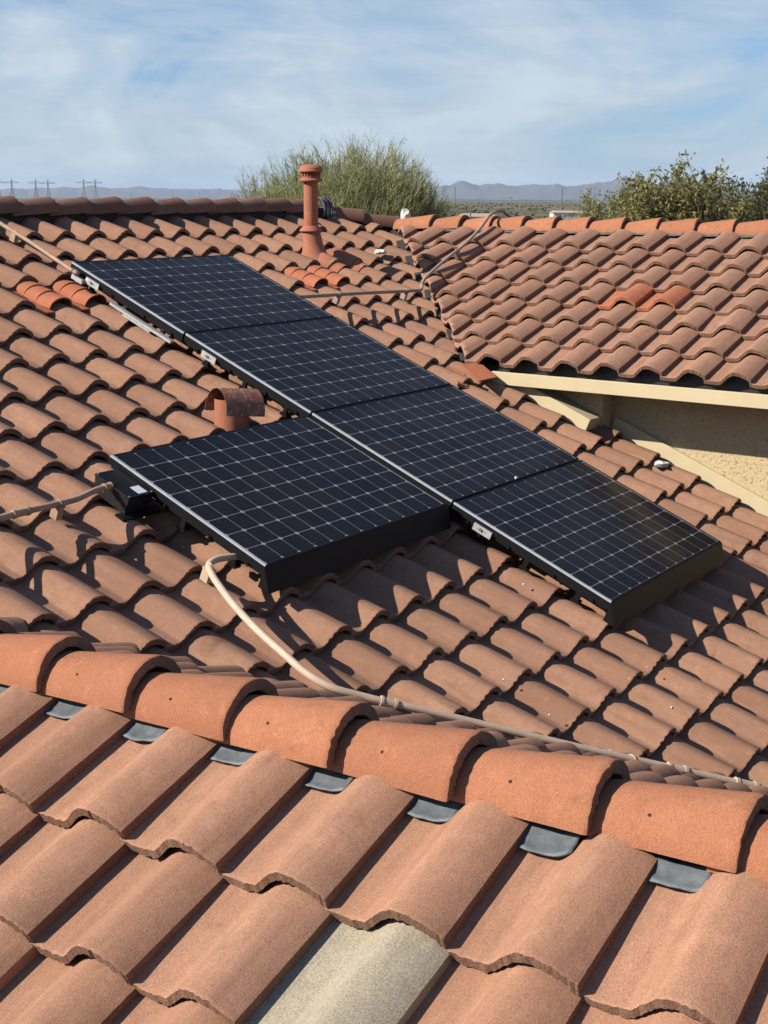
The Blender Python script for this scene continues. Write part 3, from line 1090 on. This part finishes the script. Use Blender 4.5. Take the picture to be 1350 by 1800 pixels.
# ------------------------------------------------------------------ solar panels
CU, CV = 0.1268, 0.1268
cell_me = None


def cell_mesh():
    mb = MB()
    a, b, c = 0.0619, 0.0615, 0.0118
    pts = [(-a + c, -b), (a - c, -b), (a, -b + c), (a, b - c), (a - c, b), (-a + c, b), (-a, b - c), (-a, -b + c)]
    mb.add([(x, y, 0.0002) for x, y in pts] + [(x, y, 0) for x, y in pts],
           [tuple(range(8))] + [(i, i + 8, (i + 1) % 8 + 8, (i + 1) % 8) for i in range(8)])
    return mb.mesh('solar_cell', M['cell'])


cell_me = cell_mesh()


def panel_meshes():
    # local: x right 0..PW, y up the slope 0..-PH, z = 0 top of frame
    w, t = 0.011, 0.046
    fr = MB()
    for lo, hi in (((0, -PH, -t), (w, 0, 0)), ((PW - w, -PH, -t), (PW, 0, 0)), ((w, -0.014, -t), (PW - w, 0, -0.0004)), ((w, -PH, -t), (PW - w, -PH + 0.014, -0.0004))):
        fr.box(lo, hi)
    frame_me = fr.mesh('panel_frame', M['black_metal'])
    lp = MB()
    lp.box((-0.0012, -PH + 0.001, -0.0090), (0.0108, -0.001, 0.0016))  # left side only: strip carrying the painted gleam
    lip_me = lp.mesh('lit_frame_edge', M['lit_frame_lip'])
    bs = MB()
    bs.box((w, -PH + w, -0.008), (PW - w, -w, -0.0042))
    back_me = bs.mesh('backsheet', M['backsheet'])
    gl = MB()
    gl.add([(w, -PH + w, -0.0012), (PW - w, -PH + w, -0.0012), (PW - w, -w, -0.0012), (w, -w, -0.0012)], [(0, 1, 2, 3)])
    glass_me = gl.mesh('glass', M['glass'])
    return frame_me, lip_me, back_me, glass_me


PM = panel_meshes()
rail_mb = MB()
for z0, z1, x0 in ((-0.066, -0.049, 0.012),):
    rail_mb.box((x0, -PH + 0.01, z0), (x0 + 0.03, -0.01, z1))
rail_me = rail_mb.mesh('rail', M['black_metal'])
foot_mb = MB()
foot_mb.box((0.006, -0.025, -0.125), (0.05, 0.025, -0.112))
foot_mb.box((0.014, -0.014, -0.112), (0.036, 0.014, -0.066))
foot_me = foot_mb.mesh('mounting_foot', M['black_metal'])
bolt_mb = MB()
bolt_mb.bar((0.016, 0, -0.058), (-0.006, 0, -0.058), 0.008, 6)
bolt_me = bolt_mb.mesh('bolt', M['black_metal'])

for k, (u, v, lab) in enumerate(PANELS):
    T = PANEL @ Matrix.Translation((u, -v, 0)) @ Matrix.Rotation(rad([.15, 0, -.05, 0, 0.1][k]), 4, 'X')
    root = put('solar_panel', None, None, T)
    tag(root, lab, 'solar panel', 'dark blue solar panels on the main roof slope')
    put('panel_frame', PM[0], root, T)
    put('lit_frame_edge', PM[1], root, T)
    put('backsheet', PM[2], root, T)
    put('glass', PM[3], root, T)
    mu, mv = (PW - 12 * CU) / 2, (PH - 8 * CV) / 2
    for i in range(12):
        for j in range(8):
            put('solar_cell', cell_me, root, T @ Matrix.Translation((mu + (i + .5) * CU, -(mv + (j + .5) * CV), -0.0041)))
    put('rail', rail_me, root, T)
    put('rail', rail_me, root, T @ Matrix.Translation((PW - 0.05, 0, 0)))
    for vv in (0.20, 0.52, 0.86):
        put('mounting_foot', foot_me, root, T @ Matrix.Translation((0.004, -vv, 0)))
        put('mounting_foot', foot_me, root, T @ Matrix.Translation((PW - 0.06, -vv, 0)))
    for vv in (0.12, 0.40, 0.70, 0.95):
        put('bolt', bolt_me, root, T @ Matrix.Translation((0.004, -vv, 0)))
    if k in (0, 1, 3):
        # silver splice plate with a small printed mark on the left side
        mb = MB()
        mb.box((-0.010, -0.285, -0.072), (-0.003, -0.165, -0.030))
        pl = put('splice_plate', mb.mesh('splice_plate', M['silver']), root, T)
        mk = MB()
        for (a, b, c, d) in ((-0.232, -0.218, -0.060, -0.044), (-0.214, -0.208, -0.060, -0.042), (-0.250, -0.244, -0.054, -0.048), (-0.200, -0.195, -0.056, -0.050)):
            mk.box((-0.0112, a, c), (-0.0098, b, d))
        put('plate_mark', mk.mesh('plate_mark', M['ink']), pl, T)
    if k == 0:
        mb = MB()
        mb.box((-0.020, -0.98, -0.105), (0.012, -0.42, -0.088))
        mb.box((-0.022, -0.80, -0.120), (-0.004, -0.55, -0.107))
        put('silver_rail', mb.mesh('silver_rail', M['silver']), root, T)
        mb = MB()
        mb.box((-0.035, -0.16, -0.085), (-0.004, -0.06, -0.055))
        put('rail_bracket', mb.mesh('rail_bracket', M['silver']), root, T)
    if k in (3, 4):
        # black skirt along the lower edge, triangular ends
        mb = MB()
        y0 = -PH - 0.002
        x0, x1 = -0.012, PW + 0.012
        vs = [(x0, y0, -0.004), (x0, y0 - 0.070, -0.112), (x0, y0 - 0.002, -0.112), (x1, y0, -0.004), (x1, y0 - 0.070, -0.112), (x1, y0 - 0.002, -0.112)]
        mb.add(vs, [(0, 1, 2), (3, 5, 4), (0, 3, 4, 1), (1, 4, 5, 2), (2, 5, 3, 0)])
        put('skirt', mb.mesh('skirt', M['black_metal']), root, T)
    if k == 2:
        chunk('cable_clip', T @ Vector((0.72, -PH + 0.004, 0.010)), 0.008, 'silver', root, 4)

# ------------------------------------------------------------------ junction box
bx = PANEL @ Matrix.Translation((-1.790, -2.19, 0))
jb = put('junction_box', None, None, bx)
tag(jb, 'black metal junction box with white sticker at the left edge of a solar panel', 'junction box')
mb = MB()
bw, bl = 0.165, 0.235
mb.add([(0.0, 0, -0.035), (bw, 0, -0.035), (bw, -bl, -0.035), (0, -bl, -0.035), (0.01, -0.01, -0.125), (bw, -0.01, -0.125), (bw, -bl + 0.01, -0.125), (0.01, -bl + 0.01, -0.125)],
       [(0, 3, 2, 1), (4, 5, 6, 7), (0, 1, 5, 4), (1, 2, 6, 5), (2, 3, 7, 6), (3, 0, 4, 7)])
o = put('box_body', mb.mesh('box_body', M['black_plastic']), jb, bx)
mb = MB()
mb.box((-0.004, -bl - 0.004, -0.037), (bw + 0.004, 0.004, -0.027))
o = put('lid', mb.mesh('lid', M['black_metal']), jb, bx)
b = o.modifiers.new('bevel', 'BEVEL'); b.width = 0.003; b.segments = 2
mb = MB()
mb.box((0.075, -0.222, -0.0272), (0.132, -0.160, -0.0262))
put('sticker', mb.mesh('sticker', M['white_label']), jb, bx)
for x, y in ((0.008, -0.008), (0.008, -bl + 0.008), (bw - 0.01, -bl + 0.008)):
    mb = MB()
    mb.bar((x, y, -0.028), (x, y, -0.0255), 0.004, 8)
    put('screw', mb.mesh('screw', M['silver'], 40), jb, bx)
mb = MB()
mb.box((-0.03, -bl - 0.03, -0.137), (bw + 0.05, -bl + 0.03, -0.127))
put('mounting_bracket', mb.mesh('mounting_bracket', M['black_metal']), jb, bx)
mb = MB()
mb.tube([(bw, -0.15, -0.08), (bw + 0.03, -0.26, -0.09), (bw + 0.05, -0.29, -0.11), (bw + 0.09, -0.27, -0.09), (bw + 0.10, -0.18, -0.06)], 0.012, 10)
put('cable', mb.mesh('cable', M['black_plastic'], 60), jb, bx)
mb = MB()
mb.tube([(bw, -0.10, -0.09), (bw + 0.05, -0.21, -0.10), (bw + 0.12, -0.30, -0.075), (bw + 0.2, -0.34, -0.06)], 0.006, 8)
put('cable', mb.mesh('cable', M['black_plastic'], 60), jb, bx)


# ------------------------------------------------------------------ conduits
def conduit(pts, r, mat, label, couplings=(), feet=(), smooth=6, group=None):
    root = thing('conduit', label, 'conduit', pts[len(pts) // 2], group)
    mb = MB()
    mb.tube(pts, r, 14, 0, smooth)
    put('pipe', mb.mesh('pipe', M[mat], 60), root)
    for a, b, k in couplings:
        a, b = Vector(a), Vector(b)
        mb = MB()
        d = (b - a)
        mb.bar(a, b, r * 1.22, 14)
        mb.bar(a - d * .02, a + d * .14, r * 1.42, 14)
        mb.bar(b - d * .14, b + d * .02, r * 1.42, 14)
        put('coupling', mb.mesh('coupling', M[mat], 40), root)
    for q, hgt, F in feet:
        mb = MB()
        T = Matrix.Translation(Vector(q)) @ F.to_3x3().to_4x4()
        mb.box((-0.018, -0.022, -hgt), (0.018, 0.022, -r * 0.5), 0, T)
        mb.box((-0.020, -0.026, -r * .6), (0.020, 0.026, -r * .3), 0, T)
        ring = []
        for i in range(9):
            a = math.pi * i / 8
            ring.append(T @ Vector((0.0, (r + 0.003) * math.cos(a), (r + 0.003) * math.sin(a))))
        mb.tube(ring, 0.004, 6, 0, 0)
        put('support_block', mb.mesh('support_block', M[mat], 40), root)
    return root


def lerp(a, b, t):
    a, b = Vector(a), Vector(b)
    return a + (b - a) * t


C1 = [(-1.50, -2.715, -1.205), (-1.593, -2.715, -1.203), (-1.699, -2.698, -1.194), (-1.785, -2.715, -1.200), (-1.832, -2.77, -1.222), (-1.870, -2.84, -1.250), (-1.94, -2.985, -1.298), (-2.020, -3.180, -1.354),
      (-2.085, -3.385, -1.409), (-2.107, -3.515, -1.457), (-2.085, -3.625, -1.502), (-2.005, -3.723, -1.543), (-1.940, -3.797, -1.573), (-1.740, -4.001, -1.658), (-1.407, -4.357, -1.805), (-1.064, -4.703, -1.949), (-0.766, -5.006, -2.074), (0.07, -5.85, -2.420)]
conduit(C1, 0.0165, 'conduit', 'long beige conduit bending from a panel corner and running along the lower valley',
        [((-1.958, -3.778, -1.565), (-1.912, -3.825, -1.585), 0), ((-1.095, -4.672, -1.936), (-1.035, -4.732, -1.961), 0), ((-0.875, -4.895, -2.028), (-0.805, -4.966, -2.058), 0)],
        [((-1.80, -2.73, -1.207), 0.07, MAIN), ((-1.21, -4.556, -1.888), 0.09, MAIN)])
conduit([(-3.2, -2.118, -0.935), (-2.7, -2.122, -0.935), (-2.462, -2.125, -0.936), (-2.339, -2.121, -0.934), (-2.14, -2.124, -0.934), (-2.02, -2.122, -0.932), (-1.96, -2.118, -0.924), (-1.88, -2.112, -0.914), (-1.79, -2.110, -0.912)], 0.0150, 'conduit_dull',
        'short beige conduit entering the black junction box from the left',
        [((-2.39, -2.122, -0.934), (-2.30, -2.122, -0.934), 0), ((-1.835, -2.111, -0.913), (-1.79, -2.110, -0.912), 0)], [((-2.125, -2.124, -0.934), 0.075, MAIN)])
conduit([(-0.02, 1.02, 0.385), (-0.02, 0.78, 0.290), (-0.024, 0.67, 0.245), (-0.024, 0.344, 0.110), (-0.045, -0.03, -0.045), (-0.03, -0.07, -0.062)], 0.0140, 'conduit_dull',
        'orange-tan conduit sloping down from the main ridge to the uppermost panel', [((-0.045, -0.03, -0.045), (-0.036, -0.058, -0.057), 0)], [((-0.024, 0.52, 0.183), 0.06, MAIN)])
conduit([(1.60, -0.530, -0.284), (1.812, -0.537, -0.287), (2.476, -0.557, -0.296), (3.10, -0.590, -0.309), (3.25, -0.585, -0.306), (3.36, -0.525, -0.262), (3.50, -0.490, -0.205), (3.80, -0.485, -0.078), (4.08, -0.492, 0.036), (4.36, -0.465, 0.152), (4.54, -0.43, 0.228),
         (4.66, -0.405, 0.280), (4.76, -0.405, 0.312), (4.88, -0.405, 0.318), (4.98, -0.405, 0.285), (5.4, -0.41, 0.12)], 0.0135, 'conduit_grey',
        'worn conduit crossing the valley and climbing over the side ridge', [], [((2.15, -0.547, -0.291), 0.07, MAIN), ((3.02, -0.585, -0.306), 0.07, MAIN), ((3.96, -0.488, -0.013), 0.07, SIDE)])

# ------------------------------------------------------------------ vents
vp = thing('vent_pipe', 'tall terracotta painted vent pipe with louvred cap near the ridge', 'vent pipe', (3.085, 0.425, 0.0))
T = Matrix.Translation((3.085, 0.425, 0.0))
mb = MB()
mb.lathe([(0.0605, 0.10), (0.0605, 0.58)], 32)
put('pipe', mb.mesh('pipe', M['vent_paint'], 60), vp, T)
mb = MB()
mb.lathe([(0.062, 0.195), (0.098, 0.158), (0.100, 0.150), (0.062, 0.160)], 32)
put('storm_collar', mb.mesh('storm_collar', M['vent_paint'], 40), vp, T)
mb = MB()
mb.lathe([(0.075, 0.16), (0.085, 0.05), (0.105, -0.02), (0.15, -0.09)], 32, 0, Matrix.Shear('XZ', 4, (0.0, 0.0)))
mb.v = [(x, y - 0.42 * (0.16 - z) * 0.4, z) for x, y, z in mb.v]
put('flashing_cone', mb.mesh('flashing_cone', M['vent_paint'], 60), vp, T)
# apron of the flashing, dressed over the tiles below the pipe
mb = MB()
vs, fs = [], []
nx, ny = 22, 8
for j in range(ny + 1):
    for i in range(nx + 1):
        u = 2.90 + 0.50 * i / nx
        y = 0.36 - 0.36 * j / ny
        t = ((u - (0.053 - 0.75 * TW)) / TW) % 1.0
        rr = ((y + 0.765 * -1) / TE) % 1.0
        yy = (y - 0.765) / TE
        f = yy - math.floor(yy)
        vs.append(MAIN @ Vector((u, y, prof(t) * 0.95 + TT_ * (1 - f) * 0.6 + 0.018)))
for j in range(ny):
    for i in range(nx):
        a = j * (nx + 1) + i
        fs.append((a, a + nx + 1, a + nx + 2, a + 1))
mb.add(vs, fs)
put('flashing_apron', mb.mesh('flashing_apron', M['vent_paint'], 60), vp)
mb = MB()
mb.lathe([(0.062, 0.555), (0.098, 0.560), (0.100, 0.570), (0.082, 0.585), (0.078, 0.600)], 32)
put('cap_base', mb.mesh('cap_base', M['vent_paint'], 40), vp, T)
mb = MB()
mb.lathe([(0.064, 0.56), (0.064, 0.66)], 24)
put('cap_core', mb.mesh('cap_core', M['cap_shade']), vp, T)  # dark sleeve stands in for the shade behind the louvres
for i in range(20):
    a = 2 * math.pi * i / 20
    mb = MB()
    mb.box((0.076, -0.0055, 0.590), (0.083, 0.0055, 0.640), 0, Matrix.Rotation(a, 4, 'Z'))
    put('louvre', mb.mesh('louvre', M['vent_paint']), vp, T)
mb = MB()
mb.lathe([(0.080, 0.632), (0.102, 0.636), (0.104, 0.645), (0.096, 0.655), (0.094, 0.668), (0.080, 0.684), (0.050, 0.696), (0.0, 0.700)], 32)
put('cap_top', mb.mesh('cap_top', M['vent_paint'], 30), vp, T)

hv = thing('roof_vent', 'squat orange roof vent with rusty half-round hood above a solar panel', 'roof vent', (-0.36, -1.63, -0.90))
T = Matrix.Translation((-0.36, -1.63, -0.90))
mb = MB()
mb.lathe([(0.108, -0.06), (0.098, 0.06), (0.095, 0.20)], 28)
put('pipe', mb.mesh('pipe', M['vent_paint'], 60), hv, T)
ax = Vector((0.93, -0.35, -0.10)).normalized()
sx = ax.cross(ZA).normalized()
zx = sx.cross(ax)
HF = frame(sx, ax, zx, Vector((-0.335, -1.635, -0.778)))
mb = MB()
vs, fs = [], []
n = 18
for lay, r in ((0, 0.130), (1, 0.127)):
    for y in (-0.125, 0.125):
        for i in range(n + 1):
            a = rad(-6) + (math.pi + rad(12)) * i / n
            vs.append(HF @ Vector((r * math.cos(a), y, r * 1.02 * math.sin(a))))
m = n + 1
for i in range(n):
    fs += [(i, m + i, m + i + 1, i + 1), (2 * m + i, 2 * m + i + 1, 3 * m + i + 1, 3 * m + i), (i, i + 1, 2 * m + i + 1, 2 * m + i), (m + i, 3 * m + i, 3 * m + i + 1, m + i + 1)]
fs += [(0, 2 * m, 3 * m, m), (n, m + n, 3 * m + n, 2 * m + n)]
mb.add(vs, fs)
put('hood', mb.mesh('hood', M['rust'], 60), hv)

# ------------------------------------------------------------------ trees
def grow_twiggy(name, label, base, height, spread, seed, n_stem, n_cluster, cat='tree', twig_r=0.006, low=0.70):
    """multi-stemmed palo verde: a dome of thin upright green twigs with specks of leaf"""
    rnd = random.Random(seed)
    root = thing(name, label, cat, base)
    tr, cr, gy, lf = MB(), MB(), MB(), MB()
    base = Vector(base)
    fork = base + Vector((0, 0, height * 0.18))
    tr.tube([base, base + Vector((.05, .03, height * .1)), fork], [0.17, 0.15, 0.14], 8, 0, 0)

    def top(a, r):
        q = r / spread
        wob = 1 + 0.07 * mnoise.noise(Vector((math.cos(a) * 1.6, math.sin(a) * 1.6, seed + q * 1.5))) + 0.05 * mnoise.noise(Vector((a * 3, q * 4, seed)))
        return height * (1 - 0.26 * q ** 2.2) * wob

    for i in range(n_stem):
        a = 2 * math.pi * (i + rnd.random() * .7) / n_stem
        r = spread * rnd.random() ** 0.6 * .95
        p3 = base + Vector((math.cos(a) * r, math.sin(a) * r, top(a, r) * rnd.uniform(.86, .98)))
        p1 = fork.lerp(p3, 0.40) + Vector((math.cos(a) * r * .12, math.sin(a) * r * .12, -0.03 * height))
        tr.tube([fork, p1, fork.lerp(p3, .7), p3], [0.06, 0.052, 0.044, 0.036, 0.028, 0.020, 0.006], 5, 0, 2)
    for k in range(n_cluster):
        a = rnd.uniform(0, 2 * math.pi)
        r = spread * rnd.random() ** 0.5
        zt = top(a, r)
        z = zt * (1 - (1 - low) * rnd.random() ** 0.85) - 0.30
        q = base + Vector((math.cos(a) * r, math.sin(a) * r, z))
        tilt = 0.55 * r / spread
        d = Vector((math.cos(a) * tilt + rnd.gauss(0, .22), math.sin(a) * tilt + rnd.gauss(0, .22), 1)).normalized()
        ln = rnd.uniform(.22, .62)
        cr.bar(q, q + d * ln, twig_r, 3, twig_r * .4, cap=False)
        for m_ in range(7):
            s0 = q + d * ln * rnd.uniform(.05, .9)
            d2 = (d + Vector((rnd.gauss(0, .38), rnd.gauss(0, .38), rnd.gauss(.05, .25)))).normalized()
            e2 = s0 + d2 * ln * rnd.uniform(.3, .7)
            (cr if rnd.random() < .72 else gy).bar(s0, e2, twig_r * rnd.uniform(.5, .8), 3, twig_r * .25, cap=False)
            for z_ in range(2):
                c_l = s0.lerp(e2, rnd.uniform(.1, 1)) + Vector((rnd.gauss(0, .02), rnd.gauss(0, .02), rnd.gauss(0, .02)))
                n1 = Vector((rnd.gauss(0, .5), rnd.gauss(0, .5), rnd.gauss(0.7, .5))).normalized()
                n2 = n1.cross(Vector((rnd.gauss(0, 1), rnd.gauss(0, 1), rnd.gauss(0, 1)))).normalized()
                sz = rnd.uniform(.012, .026)
                lf.add([c_l - n1 * sz, c_l + n2 * sz * .35, c_l + n1 * sz, c_l - n2 * sz * .35], [(0, 1, 2, 3)])
    put('trunk', tr.mesh('trunk', M['twig'], 60), root)
    for nm, mbx, mt in (('crown', cr, 'twig'), ('dry_twigs', gy, 'twig_grey'), ('leaves', lf, 'leaf_pale')):
        o = put(nm, mbx.mesh(nm, M[mt]), root)
        o['kind'] = 'stuff'
    return root


def grow_leafy(name, label, base, height, rx, seed, n_branch, n_leaf, mat='leaf', leaf=0.035, group=None, cat='tree', low=0.35):
    rnd = random.Random(seed)
    root = thing(name, label, cat, base, group)
    base = Vector(base)
    tr = MB()
    fork = base + Vector((0, 0, height * 0.22))
    tr.tube([base, base + Vector((.08, -.05, height * .12)), fork], [0.16, 0.13, 0.11], 8, 0, 0)
    tips = []
    for i in range(n_branch):
        a = rnd.uniform(0, 2 * math.pi)
        o = rx * rnd.random() ** 0.55
        zt = height * (low + (1 - low) * rnd.random() ** 0.8 * (1 - 0.55 * (o / rx) ** 2))
        p3 = base + Vector((math.cos(a) * o, math.sin(a) * o, zt))
        p1 = fork.lerp(p3, .45) + Vector((rnd.gauss(0, .15), rnd.gauss(0, .15), .1))
        tr.tube([fork, p1, p3], [0.05, 0.042, 0.034, 0.024, 0.008], 5, 0, 2)
        tips.append((p1, p3))
    V, Fc = [], []
    tw = MB()
    for i in range(n_leaf // 9):
        p1, p3 = tips[rnd.randrange(len(tips))]
        t = rnd.uniform(.35, 1.05)
        q = p1.lerp(p3, t)
        d = Vector((rnd.gauss(0, 1), rnd.gauss(0, 1), rnd.gauss(.5, .9))).normalized()
        ln = rnd.uniform(.12, .55) * min(1.0, rx / 1.5)
        tw.bar(q, q + d * ln, 0.006, 3, 0.002, cap=False)
        for m_ in range(9):
            c = q + d * ln * rnd.uniform(.1, 1.05) + Vector((rnd.gauss(0, .035), rnd.gauss(0, .035), rnd.gauss(0, .035)))
            n1 = Vector((rnd.gauss(0, 1), rnd.gauss(0, 1), rnd.gauss(0, 1))).normalized()
            n2 = n1.cross(Vector((rnd.gauss(0, 1), rnd.gauss(0, 1), rnd.gauss(0, 1)))).normalized()
            s = leaf * rnd.uniform(.6, 1.3)
            k = len(V)
            V += [c - n1 * s, c + n2 * s * .42, c + n1 * s, c - n2 * s * .42]
            Fc.append((k, k + 1, k + 2, k + 3))
    put('trunk', tr.mesh('trunk', M['bark'], 60), root)
    cw = MB()
    cw.v, cw.f, cw.mi = V + tw.v, Fc + [tuple(i + len(V) for i in f) for f in tw.f], [0] * len(Fc) + [1] * len(tw.f)
    o = put('crown', cw.mesh('crown', [M[mat], M['bark']]), root)
    o['kind'] = 'stuff'
    return root


grow_twiggy('palo_verde_tree', 'big twiggy pale green palo verde tree behind the vent pipe', at(612, 30), 6.62, 2.40, 11, 40, 6200, twig_r=0.008, low=0.76)
grow_twiggy('palo_verde_tree', 'sparser twiggy tree at the left foot of the big palo verde', at(470, 31), 6.12, 1.15, 5, 20, 900, twig_r=0.007, low=0.78)
grow_leafy('olive_tree', 'dense olive green leafy tree behind the right end of the side ridge', at(1180, 24), 6.28, 1.35, 3, 110, 76000, leaf=0.042, low=.72)
grow_leafy('olive_tree', 'darker leafy tree cut by the right edge of the picture', at(1312, 26), 6.15, 1.25, 8, 95, 60000, 'leaf_dark', leaf=0.042, low=.72)
grow_leafy('shrub', 'wispy yellow-green shrub left of the olive tree behind the side ridge', at(1062, 27), 5.90, 0.85, 21, 60, 26000, 'leaf_pale', leaf=0.03, cat='shrub', low=.78)
grow_leafy('round_shrub', 'small dark round shrub out on the plain', at(893, 160), 3.2, 1.6, 4, 24, 3600, 'leaf_dark', leaf=0.11, cat='shrub', low=.2)
for k, (px, d, h, r, lab) in enumerate([(690, 42, 4.9, 1.6, 'low green bush behind the hip of the main roof'), (800, 48, 4.4, 1.5, 'low green bush behind the near end of the side ridge'),
                                        (1000, 46, 4.6, 1.2, 'low olive bush between the tall pole and the wispy shrub'), (930, 70, 4.0, 1.6, 'distant low bush beside the small round shrub')]):
    grow_leafy('bush', lab, at(px, d), h, r, 40 + k, 30, 7000, 'leaf', leaf=0.05, cat='bush', low=.15)

# desert scrub on the plain: a mass nobody could count
mb = MB()
rs = random.Random(5)
for i in range(9000):
    d = 120 * (30 ** rs.random())
    px = rs.uniform(-1500, 2900)
    r = rs.uniform(.25, 1.0) * (1 + d / 3000)
    c = at(px, d, GZ)
    ring = []
    for j, (zz, rr) in enumerate(((0, .7), (.45, 1.0), (.85, .6))):
        for k in range(6):
            a = k * math.pi / 3 + j * .5
            q = rr * r * rs.uniform(.65, 1.2)
            ring.append(c + Vector((math.cos(a) * q, math.sin(a) * q, zz * r * rs.uniform(.8, 1.2))))
    ring.append(c + Vector((0, 0, r * 1.0)))
    fs = []
    for j in range(2):
        for k in range(6):
            fs.append((j * 6 + k, j * 6 + (k + 1) % 6, j * 6 + 6 + (k + 1) % 6, j * 6 + 6 + k))
    for k in range(6):
        fs.append((12 + k, 12 + (k + 1) % 6, 18))
    mb.add(ring, fs)
o = put('desert_scrub', mb.mesh('desert_scrub', M['leaf_dark']))
tag(o, 'dark green desert scrub dotted over the far plain', 'scrub')
o['kind'] = 'stuff'


# ------------------------------------------------------------------ pylons, poles, far buildings
def pylon_mesh(h):
    mb = MB()
    def leg(z):
        return h * (0.105 * (1 - min(1, z / (0.62 * h))) + 0.020)
    zs = [0, .16 * h, .31 * h, .45 * h, .57 * h, .68 * h, .79 * h, .90 * h]
    r = 0.40
    for i in range(len(zs) - 1):
        a, b = leg(zs[i]), leg(zs[i + 1])
        for sx_, sy_ in ((1, 1), (1, -1), (-1, 1), (-1, -1)):
            mb.bar((sx_ * a, sy_ * a, zs[i]), (sx_ * b, sy_ * b, zs[i + 1]), r)
        for s in (1, -1):
            mb.bar((-a, s * a, zs[i]), (b, s * b, zs[i + 1]), r * .6)
            mb.bar((a, s * a, zs[i]), (-b, s * b, zs[i + 1]), r * .6)
            mb.bar((s * a, -a, zs[i]), (s * b, b, zs[i + 1]), r * .6)
            mb.bar((-b, s * b, zs[i + 1]), (b, s * b, zs[i + 1]), r * .6)
    t = leg(.9 * h)
    for s in (1, -1):
        mb.bar((s * t, 0, .9 * h), (0, 0, h), r)
    for z, ln in ((.79 * h, .34 * h),):
        for s in (1, -1):
            tip = (s * ln, 0, z + .02 * h)
            for y in (-1, 1):
                mb.bar((s * t, y * t, z), tip, r * .8)
                mb.bar((s * t, y * t, z + .09 * h), tip, r * .8)
            for f in (.33, .66):
                mb.bar((s * (t + (ln - t) * f), 0, z), (s * (t + (ln - t) * f), 0, z + .09 * h * (1 - f)), r * .5)
            mb.bar(tip, (tip[0], 0, tip[2] - .05 * h), r * .5)
    return mb.mesh('lattice_tower', M['steel'])


pm = pylon_mesh(40.0)
for px, d, s, lab in [(12, 2600, 1.0, 'leftmost lattice power pylon above the main ridge'), (35, 2600, 1.0, 'lattice power pylon, second from the left edge'),
                      (76, 2650, 1.0, 'left one of the middle pair of lattice pylons'), (97, 2650, .99, 'right one of the middle pair of lattice pylons'),
                      (158, 2550, 1.0, 'left one of the right-hand pair of lattice pylons'), (178, 2550, 1.0, 'right one of the right-hand pair of lattice pylons')]:
    T = Matrix.Translation(at(px, d)) @ Matrix.Rotation(math.pi / 2 - YAW - math.pi / 2 + rad(9), 4, 'Z') @ Matrix.Scale(s, 4)
    tag(put('power_pylon', pm, None, T), lab, 'pylon', 'high voltage pylons on the horizon')


def pole(px, d, h, arm, lab, r=0.16, cat='pole', grp=None):
    root = thing('utility_pole', lab, cat, at(px, d), grp)
    mb = MB()
    mb.bar((0, 0, 0), (0, 0, h), r, 8, r * .7)
    T = Matrix.Translation(at(px, d)) @ Matrix.Rotation(-YAW, 4, 'Z')
    put('shaft', mb.mesh('shaft', M['pole'], 60), root, T)
    if arm:
        mb = MB()
        mb.box((-arm, -.1, h - .35), (arm, .1, h - .12))
        put('crossarm', mb.mesh('crossarm', M['pole']), root, T)


pole(793, 420, 9.6, 0, 'slim tall pole standing right of the palo verde tree')
pole(976, 400, 9.2, 0, 'pale tall pole rising in front of the far mountains', .22)
pole(820, 230, 4.6, .45, 'short dark light post, left one of the nearby pair')
pole(856, 225, 4.9, .55, 'short dark light post, right one of the nearby pair')
pole(889, 600, 7.0, .8, 'small crossarm pole above the round shrub')
pole(1020, 380, 4.0, .7, 'short post beside the wispy shrub')
for px, d, lab in [(60, 1500, 'thin far pole between the left and middle pylons'), (238, 1500, 'thin far pole right of the pylons'), (310, 1400, 'thin far pole above the middle of the main ridge'), (356, 1450, 'thin far pole left of the palo verde tree')]:
    pole(px, d, 12.0, 1.2, lab, .22)

for px, d, wdt, hgt, lab in [(832, 260, 6.5, 1.7, 'low white building left of the round shrub on the plain'), (990, 380, 10, 1.5, 'low white building by the base of the pale pole')]:
    root = thing('far_building', lab, 'building', at(px, d))
    T = Matrix.Translation(at(px, d)) @ Matrix.Rotation(-YAW + .1, 4, 'Z')
    mb = MB()
    mb.box((-wdt / 2, -2.5, 0), (wdt / 2, 2.5, hgt + .9))
    put('wall', mb.mesh('wall', M['white_wall']), root, T)
    mb = MB()
    z = hgt + .905
    mb.add([(-wdt / 2 - .3, -2.8, z), (wdt / 2 + .3, -2.8, z), (wdt / 2 + .3, 2.8, z), (-wdt / 2 - .3, 2.8, z), (-wdt / 2 + .5, 0, z + .6), (wdt / 2 - .5, 0, z + .6)],
           [(0, 1, 5, 4), (2, 3, 4, 5), (1, 2, 5), (3, 0, 4), (3, 2, 1, 0)])
    put('roof', mb.mesh('roof', M['roof_far']), root, T)

# ------------------------------------------------------------------ haze
mb = MB()
Rz = 24000.0
mb.box((-Rz, -Rz, GZ - 40), (Rz, Rz, 360.0))
hz = put('haze', mb.mesh('haze', []))
hz['kind'] = 'stuff'
hm = bpy.data.materials.new('haze_air')
hm.use_nodes = True
hm.node_tree.nodes.clear()
ht = NT(hm.node_tree)
pv = ht.n('ShaderNodeVolumePrincipled', {'Color': (0.50, 0.65, 0.85, 1), 'Density': 3.3e-5, 'Anisotropy': 0.0})
ht.n('ShaderNodeOutputMaterial', {'Volume': pv.outputs[0]})
hz.data.materials.append(hm)
